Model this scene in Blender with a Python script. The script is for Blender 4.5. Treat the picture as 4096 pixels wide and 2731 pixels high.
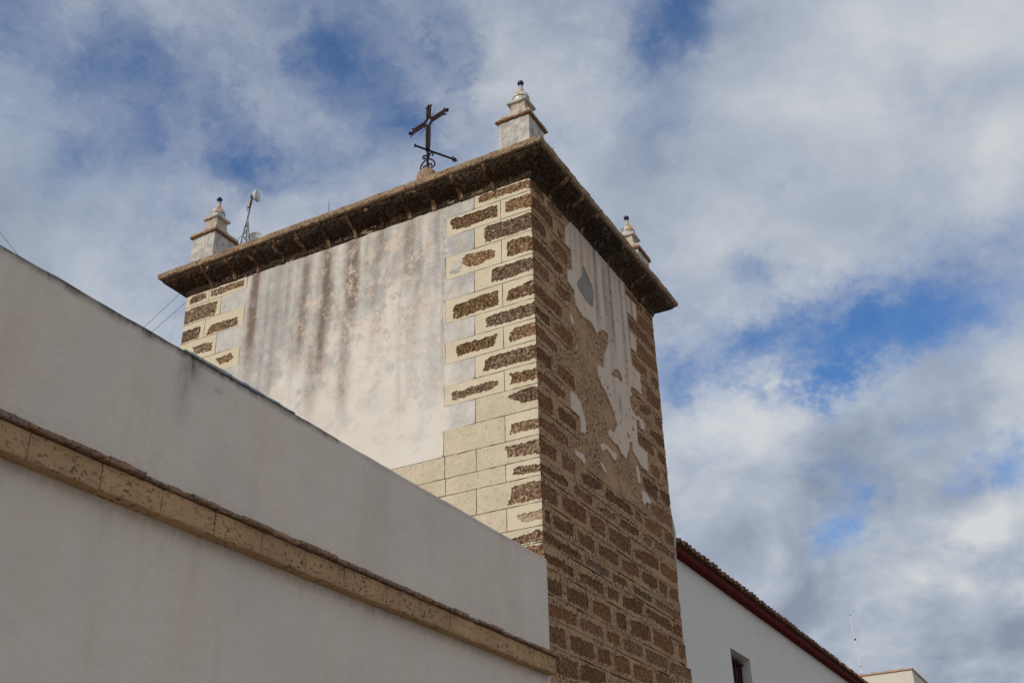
import bpy, math, random
import numpy as np
from mathutils import Matrix, Vector
from mathutils.geometry import delaunay_2d_cdt

sc = bpy.context.scene
for o in list(bpy.data.objects):
    bpy.data.objects.remove(o)
COL = sc.collection

# ------------------------------------------------------------------ camera
PITCH, YAW, ROLL = 0.5044, 0.4885, -0.0244
fw = Vector((-math.sin(YAW)*math.cos(PITCH), math.cos(YAW)*math.cos(PITCH), math.sin(PITCH)))
rt = Vector((math.cos(YAW), math.sin(YAW), 0.0))
up = rt.cross(fw)
r2 = rt*math.cos(ROLL) + up*math.sin(ROLL)
u2 = -rt*math.sin(ROLL) + up*math.cos(ROLL)
cd = bpy.data.cameras.new('camera')
cam = bpy.data.objects.new('camera', cd)
COL.objects.link(cam)
M = Matrix((r2, u2, -fw)).transposed().to_4x4()
M.translation = Vector((4.6988, -9.4065, 1.6))
cam.matrix_world = M
cd.sensor_width = 36.0
cd.lens = 38.674
cd.clip_start = 0.05
cd.clip_end = 6000.0
sc.camera = cam

# ------------------------------------------------------------------ light, sky, exposure
SUN_TO = Vector((-0.34, -0.86, 0.40)).normalized()      # direction towards the sun
sd = bpy.data.lights.new('sun', 'SUN')
sd.energy = 2.08
sd.angle = math.radians(0.6)
sd.color = (1.0, 0.93, 0.82)
sun = bpy.data.objects.new('sun', sd)
sun.rotation_euler = SUN_TO.to_track_quat('Z', 'Y').to_euler()
sun.location = (-20, -50, 40)
COL.objects.link(sun)

vs = sc.view_settings
vs.view_transform = 'Standard'
vs.look = 'None'
vs.exposure = 0.0
vs.gamma = 1.0
vs.use_curve_mapping = False

# directions (world) in which the cloud cover is thin: x, y, z, angular size, strength
SKY_GAPS = [(-0.641,0.383,0.666,0.0368,0.52),(-0.591,0.47,0.655,0.0315,0.44),(-0.621,0.479,0.621,0.0315,0.44),(-0.65,0.483,0.587,0.0231,0.24),(-0.475,0.559,0.679,0.0252,0.6),(-0.38,0.609,0.697,0.0189,0.48),(-0.382,0.628,0.678,0.0147,0.32),(-0.554,0.574,0.603,0.0231,0.56),(-0.566,0.56,0.605,0.0189,0.28),(-0.441,0.625,0.644,0.021,0.48),(-0.215,0.688,0.693,0.0273,0.807),(-0.183,0.689,0.701,0.0231,0.665),(-0.192,0.827,0.528,0.0168,0.665),(-0.232,0.86,0.455,0.021,0.665),(-0.193,0.866,0.461,0.0242,0.902),(-0.157,0.875,0.457,0.0242,0.95),(-0.116,0.879,0.462,0.0221,0.807),(-0.077,0.884,0.462,0.0252,0.665),(-0.033,0.883,0.468,0.0273,0.475),(0.005,0.876,0.482,0.0315,0.38),(-0.282,0.848,0.448,0.0189,0.617),(-0.173,0.888,0.426,0.0147,0.807),(-0.034,0.939,0.342,0.0189,0.57),(-0.066,0.94,0.334,0.0147,0.57),(-0.156,0.933,0.325,0.0126,0.285),(-0.19,0.934,0.302,0.0168,0.475),(-0.282,0.89,0.358,0.021,0.19),(-0.608,0.473,0.637,0.1365,0.26),(-0.635,0.4,0.661,0.084,0.186),(-0.469,0.561,0.682,0.084,0.161),(-0.388,0.608,0.693,0.0525,0.174),(-0.553,0.579,0.599,0.063,0.186),(-0.437,0.63,0.641,0.0473,0.186),(-0.196,0.692,0.695,0.063,0.209),(-0.018,0.869,0.494,0.0945,0.247),(-0.154,0.876,0.457,0.0735,0.171),(-0.283,0.851,0.441,0.0525,0.285),(-0.629,0.676,0.383,0.126,0.124),(-0.243,0.843,0.48,0.0525,0.114),(-0.08,0.94,0.333,0.0473,0.152),(-0.181,0.934,0.308,0.042,0.095),(-0.271,0.745,0.61,0.0525,0.114),(-0.109,0.792,0.601,0.1155,-0.237),(-0.012,0.782,0.623,0.0945,-0.171),(-0.303,0.723,0.622,0.0735,-0.114),(-0.614,0.573,0.543,0.063,-0.074)]
# thick, bright or dark parts of the cloud deck
CLOUD_TONE = [(-0.24,0.874,0.423,0.04,0.3),(-0.141,0.895,0.423,0.035,0.3),(-0.043,0.912,0.409,0.05,0.3),(-0.198,0.9,0.389,0.03,0.22),(-0.058,0.952,0.302,0.05,0.35),(-0.146,0.949,0.279,0.045,0.25),(-0.245,0.887,0.391,0.04,0.1),(-0.338,0.699,0.63,0.09,0.22),(-0.056,0.799,0.598,0.12,0.2),(-0.581,0.638,0.505,0.09,0.16),(-0.163,0.857,0.489,0.035,0.22),(-0.086,0.922,0.377,0.045,-0.34),(-0.157,0.918,0.365,0.04,-0.28),(-0.036,0.932,0.36,0.03,-0.3),(-0.121,0.964,0.238,0.06,-0.3),(-0.209,0.95,0.233,0.05,-0.22),(-0.063,0.971,0.231,0.05,-0.24),(-0.703,0.523,0.483,0.1,-0.14),(-0.06,0.846,0.53,0.08,-0.18),(-0.257,0.904,0.341,0.05,-0.12)]

def build_world():
    w = bpy.data.worlds.new('World')
    sc.world = w
    w.use_nodes = True
    nt = w.node_tree
    N, L = nt.nodes, nt.links
    N.clear()
    def new(t, **k):
        n = N.new(t)
        for a, b in k.items():
            setattr(n, a, b)
        return n
    def put(sock, v):
        if isinstance(v, bpy.types.NodeSocket):
            L.new(v, sock)
        else:
            sock.default_value = v
    def math_(op, a, b=0.0, c=None, clamp=False):
        n = new('ShaderNodeMath', operation=op, use_clamp=clamp)
        put(n.inputs[0], a)
        put(n.inputs[1], b)
        if c is not None:
            put(n.inputs[2], c)
        return n.outputs[0]
    def vmath(op, a, b=None, s=None):
        n = new('ShaderNodeVectorMath', operation=op)
        put(n.inputs[0], a)
        if b is not None:
            put(n.inputs[1], b)
        if s is not None:
            put(n.inputs['Scale'], s)
        return n.outputs['Value'] if op == 'DOT_PRODUCT' else n.outputs['Vector']
    def noise(vec, scale, detail, rough, lac=2.0, dist=0.0):
        n = new('ShaderNodeTexNoise')
        n.normalize = True
        put(n.inputs['Vector'], vec)
        n.inputs['Scale'].default_value = scale
        n.inputs['Detail'].default_value = detail
        n.inputs['Roughness'].default_value = rough
        n.inputs['Lacunarity'].default_value = lac
        n.inputs['Distortion'].default_value = dist
        return n
    def smooth(v, a, b, lo=0.0, hi=1.0):
        n = new('ShaderNodeMapRange', interpolation_type='SMOOTHSTEP')
        put(n.inputs[0], v)
        n.inputs[1].default_value = a
        n.inputs[2].default_value = b
        n.inputs[3].default_value = lo
        n.inputs[4].default_value = hi
        return n.outputs[0]
    sky = new('ShaderNodeTexSky')
    sky.sky_type = 'NISHITA'
    sky.sun_disc = False
    sky.sun_elevation = math.asin(SUN_TO.z)
    sky.sun_rotation = math.atan2(SUN_TO.x, SUN_TO.y)
    sky.altitude = 20
    sky.air_density = 1.0
    sky.dust_density = 0.6
    sky.ozone_density = 2.5
    tc = new('ShaderNodeTexCoord')
    d = vmath('NORMALIZE', tc.outputs['Generated'])
    sep = new('ShaderNodeSeparateXYZ')
    L.new(d, sep.inputs[0])
    # project the direction on a cloud layer overhead
    zz = math_('ADD', math_('MAXIMUM', sep.outputs[2], 0.0), 0.55)
    inv = math_('DIVIDE', 1.0, zz)
    p = vmath('MULTIPLY', vmath('SCALE', d, s=inv), (1.0, 1.0, 0.0))
    # ragged warp of the directions
    wn = noise(p, 10.0, 6.0, 0.68)
    warp = vmath('SCALE', vmath('SUBTRACT', wn.outputs['Color'], (0.5, 0.5, 0.5)), s=0.115)
    dw = vmath('ADD', d, warp)
    def blobs(table):
        tot = None
        for gx, gy, gz, sg, st in table:
            n = new('ShaderNodeVectorMath', operation='DISTANCE')
            L.new(dw, n.inputs[0])
            n.inputs[1].default_value = (gx, gy, gz)
            q = math_('MULTIPLY', n.outputs['Value'], 0.7071/sg)
            e = math_('POWER', math.e, math_('MULTIPLY', math_('MULTIPLY', q, q), -1.0))
            tot = math_('MULTIPLY', e, st) if tot is None else math_('MULTIPLY_ADD', e, st, tot)
        return tot
    gap = blobs(SKY_GAPS)
    gap = math_('DIVIDE', gap, math_('ADD', 1.0, math_('MULTIPLY', gap, 0.45)))
    big = noise(p, 3.4, 7.0, 0.56, dist=0.4).outputs[0]
    fine = noise(vmath('ADD', p, warp), 13.0, 5.0, 0.62).outputs[0]
    dens = math_('ADD', math_('MULTIPLY', big, 0.85), math_('MULTIPLY', fine, 0.44))
    dens = math_('SUBTRACT', math_('SUBTRACT', dens, 0.05), math_('MULTIPLY', gap, 0.50))
    crisp = smooth(sep.outputs[2], 0.30, 0.58, 1.0, 0.0)
    cover = math_('ADD', math_('MULTIPLY', smooth(dens, 0.16, 0.54), crisp), math_('MULTIPLY', smooth(dens, 0.06, 0.72), math_('SUBTRACT', 1.0, crisp)))
    # relief: density a step towards the sun against the density here
    sh = Vector((SUN_TO.x, SUN_TO.y, 0)).normalized()*0.045
    def body(v):
        return noise(v, 6.0, 6.0, 0.55, dist=0.35).outputs[0]
    relief = math_('SUBTRACT', body(p), body(vmath('ADD', p, tuple(sh))))
    thick = noise(vmath('ADD', p, (3.1, 1.7, 0.0)), 3.2, 4.0, 0.52).outputs[0]
    shade = math_('ADD', math_('MULTIPLY', relief, 1.25), math_('MULTIPLY', math_('SUBTRACT', 0.5, thick), 1.35))
    shade = math_('ADD', shade, math_('MULTIPLY', math_('SUBTRACT', fine, 0.5), 0.22))
    # low in the sky one looks at the sunlit flanks and dark bases of the clouds
    lowk = smooth(sep.outputs[2], 0.15, 0.50, 1.9, 0.85)
    shade = math_('ADD', math_('MULTIPLY', shade, lowk), math_('MULTIPLY', blobs(CLOUD_TONE), 0.8))
    shade = math_('ADD', shade, 0.56, clamp=True)
    ramp = new('ShaderNodeValToRGB')
    L.new(shade, ramp.inputs[0])
    cr = ramp.color_ramp
    cr.elements[0].position = 0.05
    cr.elements[0].color = (0.250, 0.295, 0.380, 1)
    cr.elements[1].position = 0.95
    cr.elements[1].color = (0.640, 0.660, 0.675, 1)
    e = cr.elements.new(0.5)
    e.color = (0.405, 0.455, 0.540, 1)
    skyc = new('ShaderNodeMix', data_type='RGBA', blend_type='MULTIPLY')
    skyc.inputs[0].default_value = 1.0
    L.new(sky.outputs[0], skyc.inputs[6])
    skyc.inputs[7].default_value = (0.60, 0.98, 1.36, 1)
    skyb = vmath('SCALE', skyc.outputs[2], s=0.098)
    mix = new('ShaderNodeMix', data_type='RGBA')
    L.new(cover, mix.inputs[0])
    L.new(skyb, mix.inputs[6])
    L.new(ramp.outputs[0], mix.inputs[7])
    bg = new('ShaderNodeBackground')
    L.new(mix.outputs[2], bg.inputs[0])
    bg.inputs[1].default_value = 1.0
    out = new('ShaderNodeOutputWorld')
    L.new(bg.outputs[0], out.inputs[0])
    w.cycles.sampling_method = 'MANUAL'
    w.cycles.sample_map_resolution = 256
build_world()

# ------------------------------------------------------------------ data measured on the place (metres)
CZ = [9.625,9.437,9.157,8.867,8.549,8.266,7.952,7.694,7.419,7.145,6.891,6.602,6.294,6.037,5.841,5.555,5.305,5.13,4.885,4.622,4.39,4.12,3.86]
LSTONES=[(0,[(-0.717,9.568),(-0.677,9.603),(-0.536,9.607),(-0.325,9.599),(-0.156,9.599),(0.0,9.594),(0.0,9.473),(-0.146,9.489),(-0.432,9.491),(-0.697,9.504)]),
(1,[(-1.11,9.376),(-1.083,9.409),(-0.819,9.392),(-0.685,9.393),(-0.539,9.403),(-0.45,9.378),(-0.448,9.217),(-0.62,9.23),(-0.779,9.217),(-0.886,9.206),(-1.075,9.251)]),
(1,[(-0.34,9.386),(-0.252,9.396),(-0.097,9.394),(0.0,9.39),(0.0,9.19),(-0.102,9.216),(-0.23,9.221),(-0.344,9.228)]),
(2,[(-0.635,9.11),(-0.595,9.131),(-0.387,9.119),(-0.169,9.116),(0.0,9.121),(0.0,9.13),(0.0,8.899),(-0.112,8.899),(-0.315,8.89),(-0.507,8.902),(-0.624,8.899),(-0.636,9.042)]),
(3,[(-0.927,8.787),(-0.874,8.816),(-0.703,8.8),(-0.535,8.777),(-0.487,8.734),(-0.498,8.657),(-0.627,8.647),(-0.731,8.615),(-0.874,8.646),(-0.937,8.729)]),
(3,[(-0.323,8.812),(-0.203,8.81),(-0.04,8.794),(0.0,8.764),(0.0,8.587),(-0.121,8.597),(-0.246,8.599),(-0.334,8.609)]),
(4,[(-0.539,8.486),(-0.45,8.509),(-0.298,8.505),(-0.186,8.507),(-0.049,8.501),(0.0,8.489),(0.0,8.335),(-0.104,8.325),(-0.253,8.315),(-0.391,8.314),(-0.554,8.334)]),
(5,[(-1.062,8.116),(-1.03,8.171),(-0.888,8.173),(-0.759,8.185),(-0.607,8.195),(-0.462,8.189),(-0.459,7.997),(-0.559,7.989),(-0.735,7.998),(-0.85,7.988),(-0.978,7.982),(-1.062,7.987)]),
(5,[(-0.339,8.112),(-0.294,8.155),(-0.171,8.161),(-0.072,8.187),(0.0,8.191),(0.0,8.007),(-0.102,8.007),(-0.224,8.0),(-0.353,8.015)]),
(6,[(-0.626,7.874),(-0.56,7.886),(-0.387,7.89),(-0.24,7.889),(-0.069,7.894),(0.0,7.916),(0.0,7.847),(0.0,7.748),(-0.111,7.733),(-0.268,7.737),(-0.439,7.738),(-0.618,7.747)]),
(7,[(-1.022,7.614),(-0.889,7.638),(-0.713,7.619),(-0.614,7.628),(-0.478,7.626),(-0.51,7.555),(-0.535,7.483),(-0.714,7.485),(-0.851,7.486),(-1.009,7.487)]),
(7,[(-0.326,7.594),(-0.27,7.633),(-0.15,7.641),(0.0,7.644),(0.0,7.482),(-0.118,7.486),(-0.238,7.478),(-0.332,7.475)]),
(8,[(-0.642,7.343),(-0.568,7.365),(-0.398,7.366),(-0.205,7.367),(0.0,7.362),(0.0,7.19),(-0.187,7.19),(-0.329,7.193),(-0.449,7.19),(-0.674,7.208),(-0.649,7.267)]),
(9,[(-1.082,7.023),(-1.045,7.055),(-0.914,7.033),(-0.865,7.056),(-0.706,7.056),(-0.572,7.057),(-0.488,7.052),(-0.465,6.994),(-0.574,6.958),(-0.731,6.957),(-0.89,6.95),(-1.063,6.941)]),
(9,[(-0.338,7.089),(-0.214,7.074),(-0.096,7.071),(0.0,7.067),(0.0,6.946),(-0.124,6.945),(-0.229,6.95),(-0.347,6.957),(-0.316,7.013)]),
(10,[(-0.373,6.82),(-0.255,6.841),(-0.127,6.86),(0.0,6.849),(0.0,6.691),(-0.132,6.702),(-0.213,6.705),(-0.293,6.765)]),
(11,[(-0.334,6.482),(-0.207,6.49),(-0.07,6.48),(0.0,6.468),(0.0,6.358),(-0.131,6.367),(-0.245,6.367),(-0.355,6.364),(-0.33,6.425)]),
(12,[(-0.415,6.238),(-0.283,6.241),(-0.158,6.234),(0.0,6.24),(0.0,6.079),(-0.084,6.082),(-0.196,6.091),(-0.309,6.106),(-0.395,6.103),(-0.388,6.156)]),
(13,[(-0.33,5.976),(-0.2,5.98),(-0.077,5.964),(0.0,5.967),(0.0,5.877),(-0.113,5.887),(-0.225,5.889),(-0.331,5.898),(-0.314,5.935)]),
(14,[(-0.351,5.773),(-0.262,5.776),(-0.139,5.787),(0.0,5.783),(0.0,5.586),(-0.145,5.586),(-0.267,5.584),(-0.406,5.591),(-0.366,5.64)]),
(15,[(-0.287,5.455),(-0.215,5.461),(-0.105,5.465),(0.0,5.477),(0.0,5.373),(-0.109,5.365),(-0.218,5.375),(-0.282,5.418)]),
(16,[(-0.364,5.231),(-0.266,5.233),(-0.156,5.243),(-0.069,5.267),(0.0,5.248),(0.0,5.148),(-0.118,5.148),(-0.247,5.148),(-0.334,5.148)]),
(0,[(-5.33,9.558),(-5.284,9.598),(-5.145,9.601),(-5.042,9.588),(-5.034,9.498),(-5.128,9.488),(-5.249,9.487),(-5.326,9.48)]),
(0,[(-4.957,9.589),(-4.868,9.592),(-4.664,9.589),(-4.462,9.586),(-4.365,9.585),(-4.363,9.486),(-4.55,9.492),(-4.717,9.483),(-4.852,9.479),(-4.946,9.481)]),
(1,[(-5.4,9.386),(-5.236,9.406),(-5.046,9.402),(-4.808,9.382),(-4.818,9.242),(-4.833,9.175),(-5.013,9.18),(-5.2,9.176),(-5.4,9.178)]),
(2,[(-5.4,9.065),(-5.253,9.071),(-5.064,9.068),(-5.051,8.983),(-5.084,8.889),(-5.206,8.887),(-5.4,8.885)]),
(2,[(-4.908,8.986),(-4.855,9.029),(-4.721,9.027),(-4.554,9.022),(-4.414,9.017),(-4.387,8.892),(-4.535,8.885),(-4.702,8.889),(-4.831,8.885),(-4.941,8.885)]),
(3,[(-5.17,8.766),(-4.986,8.773),(-4.815,8.751),(-4.806,8.628),(-4.964,8.629),(-5.083,8.64)]),
(4,[(-4.734,8.472),(-4.579,8.472),(-4.451,8.486),(-4.393,8.414),(-4.483,8.361),(-4.629,8.365)])]
RSTONES=[(0,[(0.0,9.601),(0.144,9.607),(0.31,9.607),(0.356,9.568),(0.341,9.482),(0.249,9.475),(0.117,9.481),(0.0,9.484)]),
(0,[(0.433,9.568),(0.566,9.607),(0.741,9.607),(0.839,9.607),(0.831,9.533),(0.693,9.482),(0.554,9.482),(0.443,9.489)]),
(1,[(0.037,9.383),(0.177,9.402),(0.393,9.392),(0.564,9.393),(0.552,9.217),(0.462,9.2),(0.329,9.212),(0.164,9.213),(0.0,9.2)]),
(2,[(0.0,9.105),(0.157,9.117),(0.318,9.077),(0.358,9.055),(0.355,8.952),(0.274,8.937),(0.145,8.946),(0.0,8.908)]),
(1,[(0.686,9.306),(0.763,9.286),(0.82,9.272),(0.807,9.199),(0.744,9.181),(0.688,9.232)]),
(3,[(0.0,8.793),(0.166,8.797),(0.346,8.802),(0.543,8.771),(0.732,8.785),(0.768,8.741),(0.756,8.671),(0.617,8.649),(0.451,8.664),(0.285,8.652),(0.122,8.63),(0.0,8.591)]),
(2,[(0.505,9.003),(0.622,9.081),(0.761,9.088),(0.9,9.065),(0.941,8.985),(0.926,8.894),(0.811,8.885),(0.673,8.889),(0.542,8.942),(0.492,8.95)]),
(4,[(0.0,8.51),(0.144,8.493),(0.305,8.495),(0.402,8.478),(0.383,8.354),(0.26,8.331),(0.102,8.34),(0.0,8.317)]),
(4,[(0.561,8.495),(0.668,8.473),(0.806,8.484),(0.973,8.5),(0.932,8.363),(0.826,8.343),(0.686,8.306),(0.59,8.352)]),
(5,[(0.0,8.142),(0.184,8.163),(0.326,8.153),(0.525,8.187),(0.691,8.177),(0.701,8.027),(0.559,8.015),(0.428,8.018),(0.282,8.003),(0.156,8.005),(0.0,8.02)]),
(6,[(0.037,7.86),(0.161,7.857),(0.352,7.878),(0.365,7.751),(0.246,7.742),(0.122,7.755),(0.0,7.766)]),
(7,[(0.0,7.631),(0.205,7.615),(0.391,7.59),(0.494,7.573),(0.51,7.486),(0.381,7.471),(0.224,7.47),(0.102,7.476),(0.0,7.481)]),
(6,[(0.472,7.87),(0.649,7.915),(0.852,7.928),(0.97,7.917),(0.955,7.747),(0.797,7.732),(0.632,7.738),(0.478,7.756)]),
(8,[(0.0,7.34),(0.184,7.347),(0.372,7.361),(0.349,7.191),(0.233,7.186),(0.111,7.195),(0.0,7.189)]),
(8,[(0.497,7.345),(0.662,7.379),(0.826,7.37),(0.953,7.376),(0.949,7.185),(0.806,7.181),(0.644,7.192),(0.493,7.206)]),
(9,[(0.0,7.044),(0.162,7.062),(0.316,7.075),(0.503,7.061),(0.703,7.059),(0.645,6.963),(0.493,6.954),(0.336,6.943),(0.199,6.954),(0.093,6.955),(0.0,6.956)]),
(10,[(0.0,6.814),(0.142,6.807),(0.326,6.834),(0.348,6.732),(0.341,6.644),(0.217,6.625),(0.098,6.63),(0.0,6.623)]),
(10,[(0.478,6.792),(0.576,6.832),(0.671,6.824),(0.801,6.821),(0.931,6.809),(0.929,6.679),(0.785,6.673),(0.624,6.673),(0.497,6.661)]),
(11,[(0.0,6.498),(0.164,6.514),(0.346,6.533),(0.547,6.528),(0.686,6.505),(0.679,6.403),(0.532,6.378),(0.378,6.373),(0.258,6.387),(0.109,6.389),(0.0,6.384)]),
(12,[(0.0,6.274),(0.142,6.248),(0.383,6.264),(0.376,6.103),(0.264,6.111),(0.131,6.106),(0.0,6.099)]),
(12,[(0.513,6.267),(0.678,6.274),(0.853,6.269),(0.836,6.12),(0.692,6.108),(0.511,6.089)]),
(0,[(2.787,9.554),(3.004,9.586),(3.279,9.593),(3.412,9.555),(3.397,9.484),(3.231,9.463),(2.983,9.471),(2.787,9.492)]),
(0,[(3.523,9.58),(3.703,9.585),(3.82,9.575),(3.82,9.501),(3.659,9.489),(3.519,9.503)]),
(1,[(3.188,9.358),(3.378,9.391),(3.614,9.393),(3.82,9.38),(3.82,9.217),(3.62,9.197),(3.388,9.209),(3.182,9.21)]),
(2,[(2.82,9.092),(3.052,9.126),(3.274,9.102),(3.505,9.1),(3.766,9.099),(3.82,8.958),(3.566,8.944),(3.293,8.968),(3.023,8.97),(2.825,8.974)]),
(3,[(3.05,8.823),(3.175,8.832),(3.43,8.849),(3.78,8.837),(3.82,8.686),(3.595,8.643),(3.314,8.627),(3.089,8.623)]),
(4,[(2.858,8.508),(3.021,8.504),(3.299,8.531),(3.363,8.53),(3.355,8.437),(3.18,8.409),(2.957,8.398),(2.854,8.429)]),
(4,[(3.522,8.523),(3.667,8.531),(3.82,8.531),(3.82,8.41),(3.678,8.382),(3.498,8.413)]),
(5,[(3.336,8.241),(3.537,8.248),(3.82,8.248),(3.82,8.196),(3.71,8.056),(3.559,8.058),(3.377,8.06),(3.266,8.119)]),
(6,[(2.984,7.87),(3.146,7.918),(3.35,7.934),(3.386,7.892),(3.23,7.792),(3.097,7.785),(2.964,7.768)]),
(6,[(3.511,7.895),(3.692,7.928),(3.82,7.905),(3.82,7.787),(3.679,7.77),(3.523,7.795)]),
(7,[(3.284,7.626),(3.471,7.661),(3.703,7.674),(3.82,7.629),(3.82,7.524),(3.665,7.509),(3.484,7.516),(3.311,7.544)]),
(8,[(2.826,7.395),(3.019,7.401),(3.217,7.401),(3.337,7.36),(3.346,7.249),(3.16,7.25),(2.945,7.252),(2.822,7.268)]),
(8,[(3.509,7.377),(3.732,7.401),(3.82,7.364),(3.82,7.271),(3.651,7.253),(3.499,7.282)]),
(13,[(0.0,5.974),(0.15,5.975),(0.296,5.969),(0.495,6.002),(0.647,5.981),(0.624,5.903),(0.485,5.897),(0.334,5.889),(0.187,5.896),(0.0,5.89)]),
(12,[(0.983,6.192),(1.198,6.251),(1.369,6.255),(1.58,6.272),(1.541,6.181),(1.351,6.126),(1.179,6.107),(1.014,6.112)]),
(14,[(0.0,5.77),(0.177,5.78),(0.353,5.774),(0.36,5.608),(0.22,5.595),(0.105,5.603),(0.0,5.589)]),
(13,[(0.766,5.987),(0.87,5.997),(0.998,5.979),(1.215,5.998),(1.26,5.96),(1.234,5.891),(1.085,5.889),(0.923,5.896),(0.78,5.9)]),
(15,[(0.06,5.486),(0.168,5.499),(0.156,5.353),(0.049,5.348)]),
(15,[(0.239,5.48),(0.387,5.498),(0.536,5.495),(0.739,5.535),(0.675,5.375),(0.523,5.366),(0.373,5.356),(0.244,5.372)]),
(14,[(0.473,5.771),(0.658,5.788),(0.864,5.803),(1.073,5.796),(1.05,5.617),(0.889,5.608),(0.638,5.603),(0.487,5.613)]),
(13,[(1.357,5.923),(1.552,5.961),(1.731,5.979),(1.894,5.983),(1.883,5.913),(1.719,5.898),(1.579,5.909),(1.371,5.904)]),
(16,[(0.0,5.254),(0.19,5.255),(0.362,5.237),(0.631,5.252),(0.86,5.232),(0.843,5.155),(0.65,5.148),(0.441,5.148),(0.21,5.148),(0.0,5.148)]),
(15,[(0.813,5.5),(0.937,5.48),(1.101,5.506),(1.23,5.492),(1.228,5.351),(1.08,5.342),(0.89,5.353),(0.819,5.417)]),
(14,[(1.161,5.779),(1.339,5.797),(1.562,5.797),(1.543,5.612),(1.382,5.617),(1.247,5.614),(1.15,5.629)]),
(15,[(1.347,5.489),(1.57,5.501),(1.879,5.512),(1.865,5.374),(1.652,5.361),(1.499,5.371),(1.339,5.378)]),
(12,[(1.666,6.238),(1.824,6.267),(1.911,6.24),(2.08,6.255),(2.309,6.255),(2.411,6.231),(2.423,6.137),(2.267,6.129),(2.155,6.143),(1.985,6.129),(1.839,6.138),(1.654,6.102)]),
(9,[(3.191,7.088),(3.445,7.127),(3.534,7.092),(3.471,6.962),(3.314,6.953),(3.187,6.971)]),
(9,[(3.635,7.127),(3.82,7.127),(3.82,7.045),(3.694,7.047)]),
(10,[(2.853,6.795),(3.072,6.835),(3.218,6.814),(3.36,6.818),(3.338,6.67),(3.28,6.62),(3.104,6.62),(2.985,6.624),(2.892,6.679)]),
(10,[(3.476,6.838),(3.6,6.844),(3.82,6.839),(3.82,6.685),(3.694,6.669),(3.566,6.699),(3.459,6.718)]),
(11,[(3.086,6.502),(3.308,6.538),(3.533,6.557),(3.82,6.552),(3.82,6.396),(3.604,6.387),(3.355,6.364),(3.101,6.38)]),
(12,[(2.531,6.244),(2.705,6.265),(2.7,6.14),(2.52,6.135)]),
(12,[(2.821,6.235),(3.035,6.266),(3.362,6.276),(3.389,6.229),(3.366,6.129),(3.172,6.123),(2.982,6.117),(2.819,6.127)]),
(12,[(3.505,6.254),(3.82,6.276),(3.82,6.154),(3.606,6.121),(3.477,6.135)]),
(13,[(2.029,6.008),(2.187,6.001),(2.378,6.003),(2.579,6.019),(2.576,5.917),(2.438,5.909),(2.244,5.9),(2.018,5.888)]),
(14,[(1.668,5.791),(1.874,5.791),(2.153,5.811),(2.305,5.816),(2.287,5.616),(2.117,5.608),(1.861,5.605),(1.669,5.625)]),
(13,[(2.724,6.009),(2.919,6.016),(2.997,5.998),(2.966,5.899),(2.835,5.911),(2.737,5.923)]),
(13,[(3.12,6.019),(3.303,6.019),(3.536,6.017),(3.745,6.019),(3.82,5.965),(3.609,5.952),(3.387,5.942),(3.13,5.937)]),
(17,[(0.0,5.017),(0.264,5.039),(0.454,5.038),(0.661,5.022),(0.664,4.934),(0.521,4.939),(0.318,4.949),(0.131,4.934),(0.036,4.96)]),
(16,[(0.969,5.224),(1.125,5.242),(1.326,5.246),(1.592,5.247),(1.587,5.166),(1.387,5.162),(1.172,5.168),(1.003,5.166)]),
(17,[(0.794,5.027),(0.989,5.053),(1.155,5.047),(1.401,5.06),(1.414,4.946),(1.268,4.935),(1.139,4.928),(1.002,4.942),(0.81,4.93)]),
(18,[(0.0,4.785),(0.205,4.795),(0.38,4.805),(0.366,4.659),(0.24,4.646),(0.131,4.648),(0.0,4.655)]),
(18,[(0.481,4.801),(0.637,4.811),(0.797,4.821),(0.989,4.838),(0.989,4.679),(0.872,4.669),(0.699,4.664),(0.492,4.655)]),
(17,[(1.526,5.06),(1.808,5.073),(1.803,4.952),(1.679,4.942),(1.521,4.929)]),
(18,[(1.11,4.813),(1.295,4.827),(1.557,4.827),(1.575,4.661),(1.385,4.655),(1.215,4.665),(1.105,4.676)]),
(19,[(0.0,4.529),(0.218,4.536),(0.456,4.557),(0.674,4.555),(0.673,4.436),(0.544,4.425),(0.417,4.426),(0.232,4.418),(0.0,4.413)]),
(19,[(0.784,4.546),(1.021,4.558),(1.229,4.562),(1.327,4.559),(1.32,4.458),(1.142,4.439),(0.938,4.442),(0.776,4.425)]),
(14,[(2.414,5.725),(2.697,5.769),(2.952,5.804),(3.114,5.799),(3.171,5.764),(3.156,5.661),(2.99,5.645),(2.775,5.637),(2.567,5.637),(2.414,5.636)]),
(16,[(1.696,5.242),(1.829,5.257),(2.002,5.262),(2.109,5.237),(2.075,5.18),(1.926,5.185),(1.69,5.158)]),
(15,[(1.985,5.48),(2.125,5.504),(2.464,5.537),(2.457,5.384),(2.35,5.39),(2.246,5.364),(2.116,5.363),(2.007,5.381)]),
(15,[(2.584,5.512),(2.786,5.523),(3.057,5.537),(3.061,5.44),(3.021,5.382),(2.858,5.37),(2.686,5.382),(2.567,5.385)]),
(14,[(3.229,5.815),(3.414,5.807),(3.662,5.8),(3.82,5.783),(3.82,5.637),(3.621,5.637),(3.431,5.639),(3.28,5.636),(3.199,5.686)]),
(15,[(3.145,5.531),(3.316,5.537),(3.403,5.525),(3.359,5.381),(3.22,5.382),(3.113,5.391)]),
(15,[(3.502,5.537),(3.656,5.537),(3.82,5.537),(3.82,5.398),(3.619,5.4),(3.467,5.399)]),
(16,[(2.278,5.273),(2.406,5.252),(2.594,5.264),(2.833,5.255),(2.816,5.177),(2.642,5.169),(2.476,5.183),(2.306,5.162)]),
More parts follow.
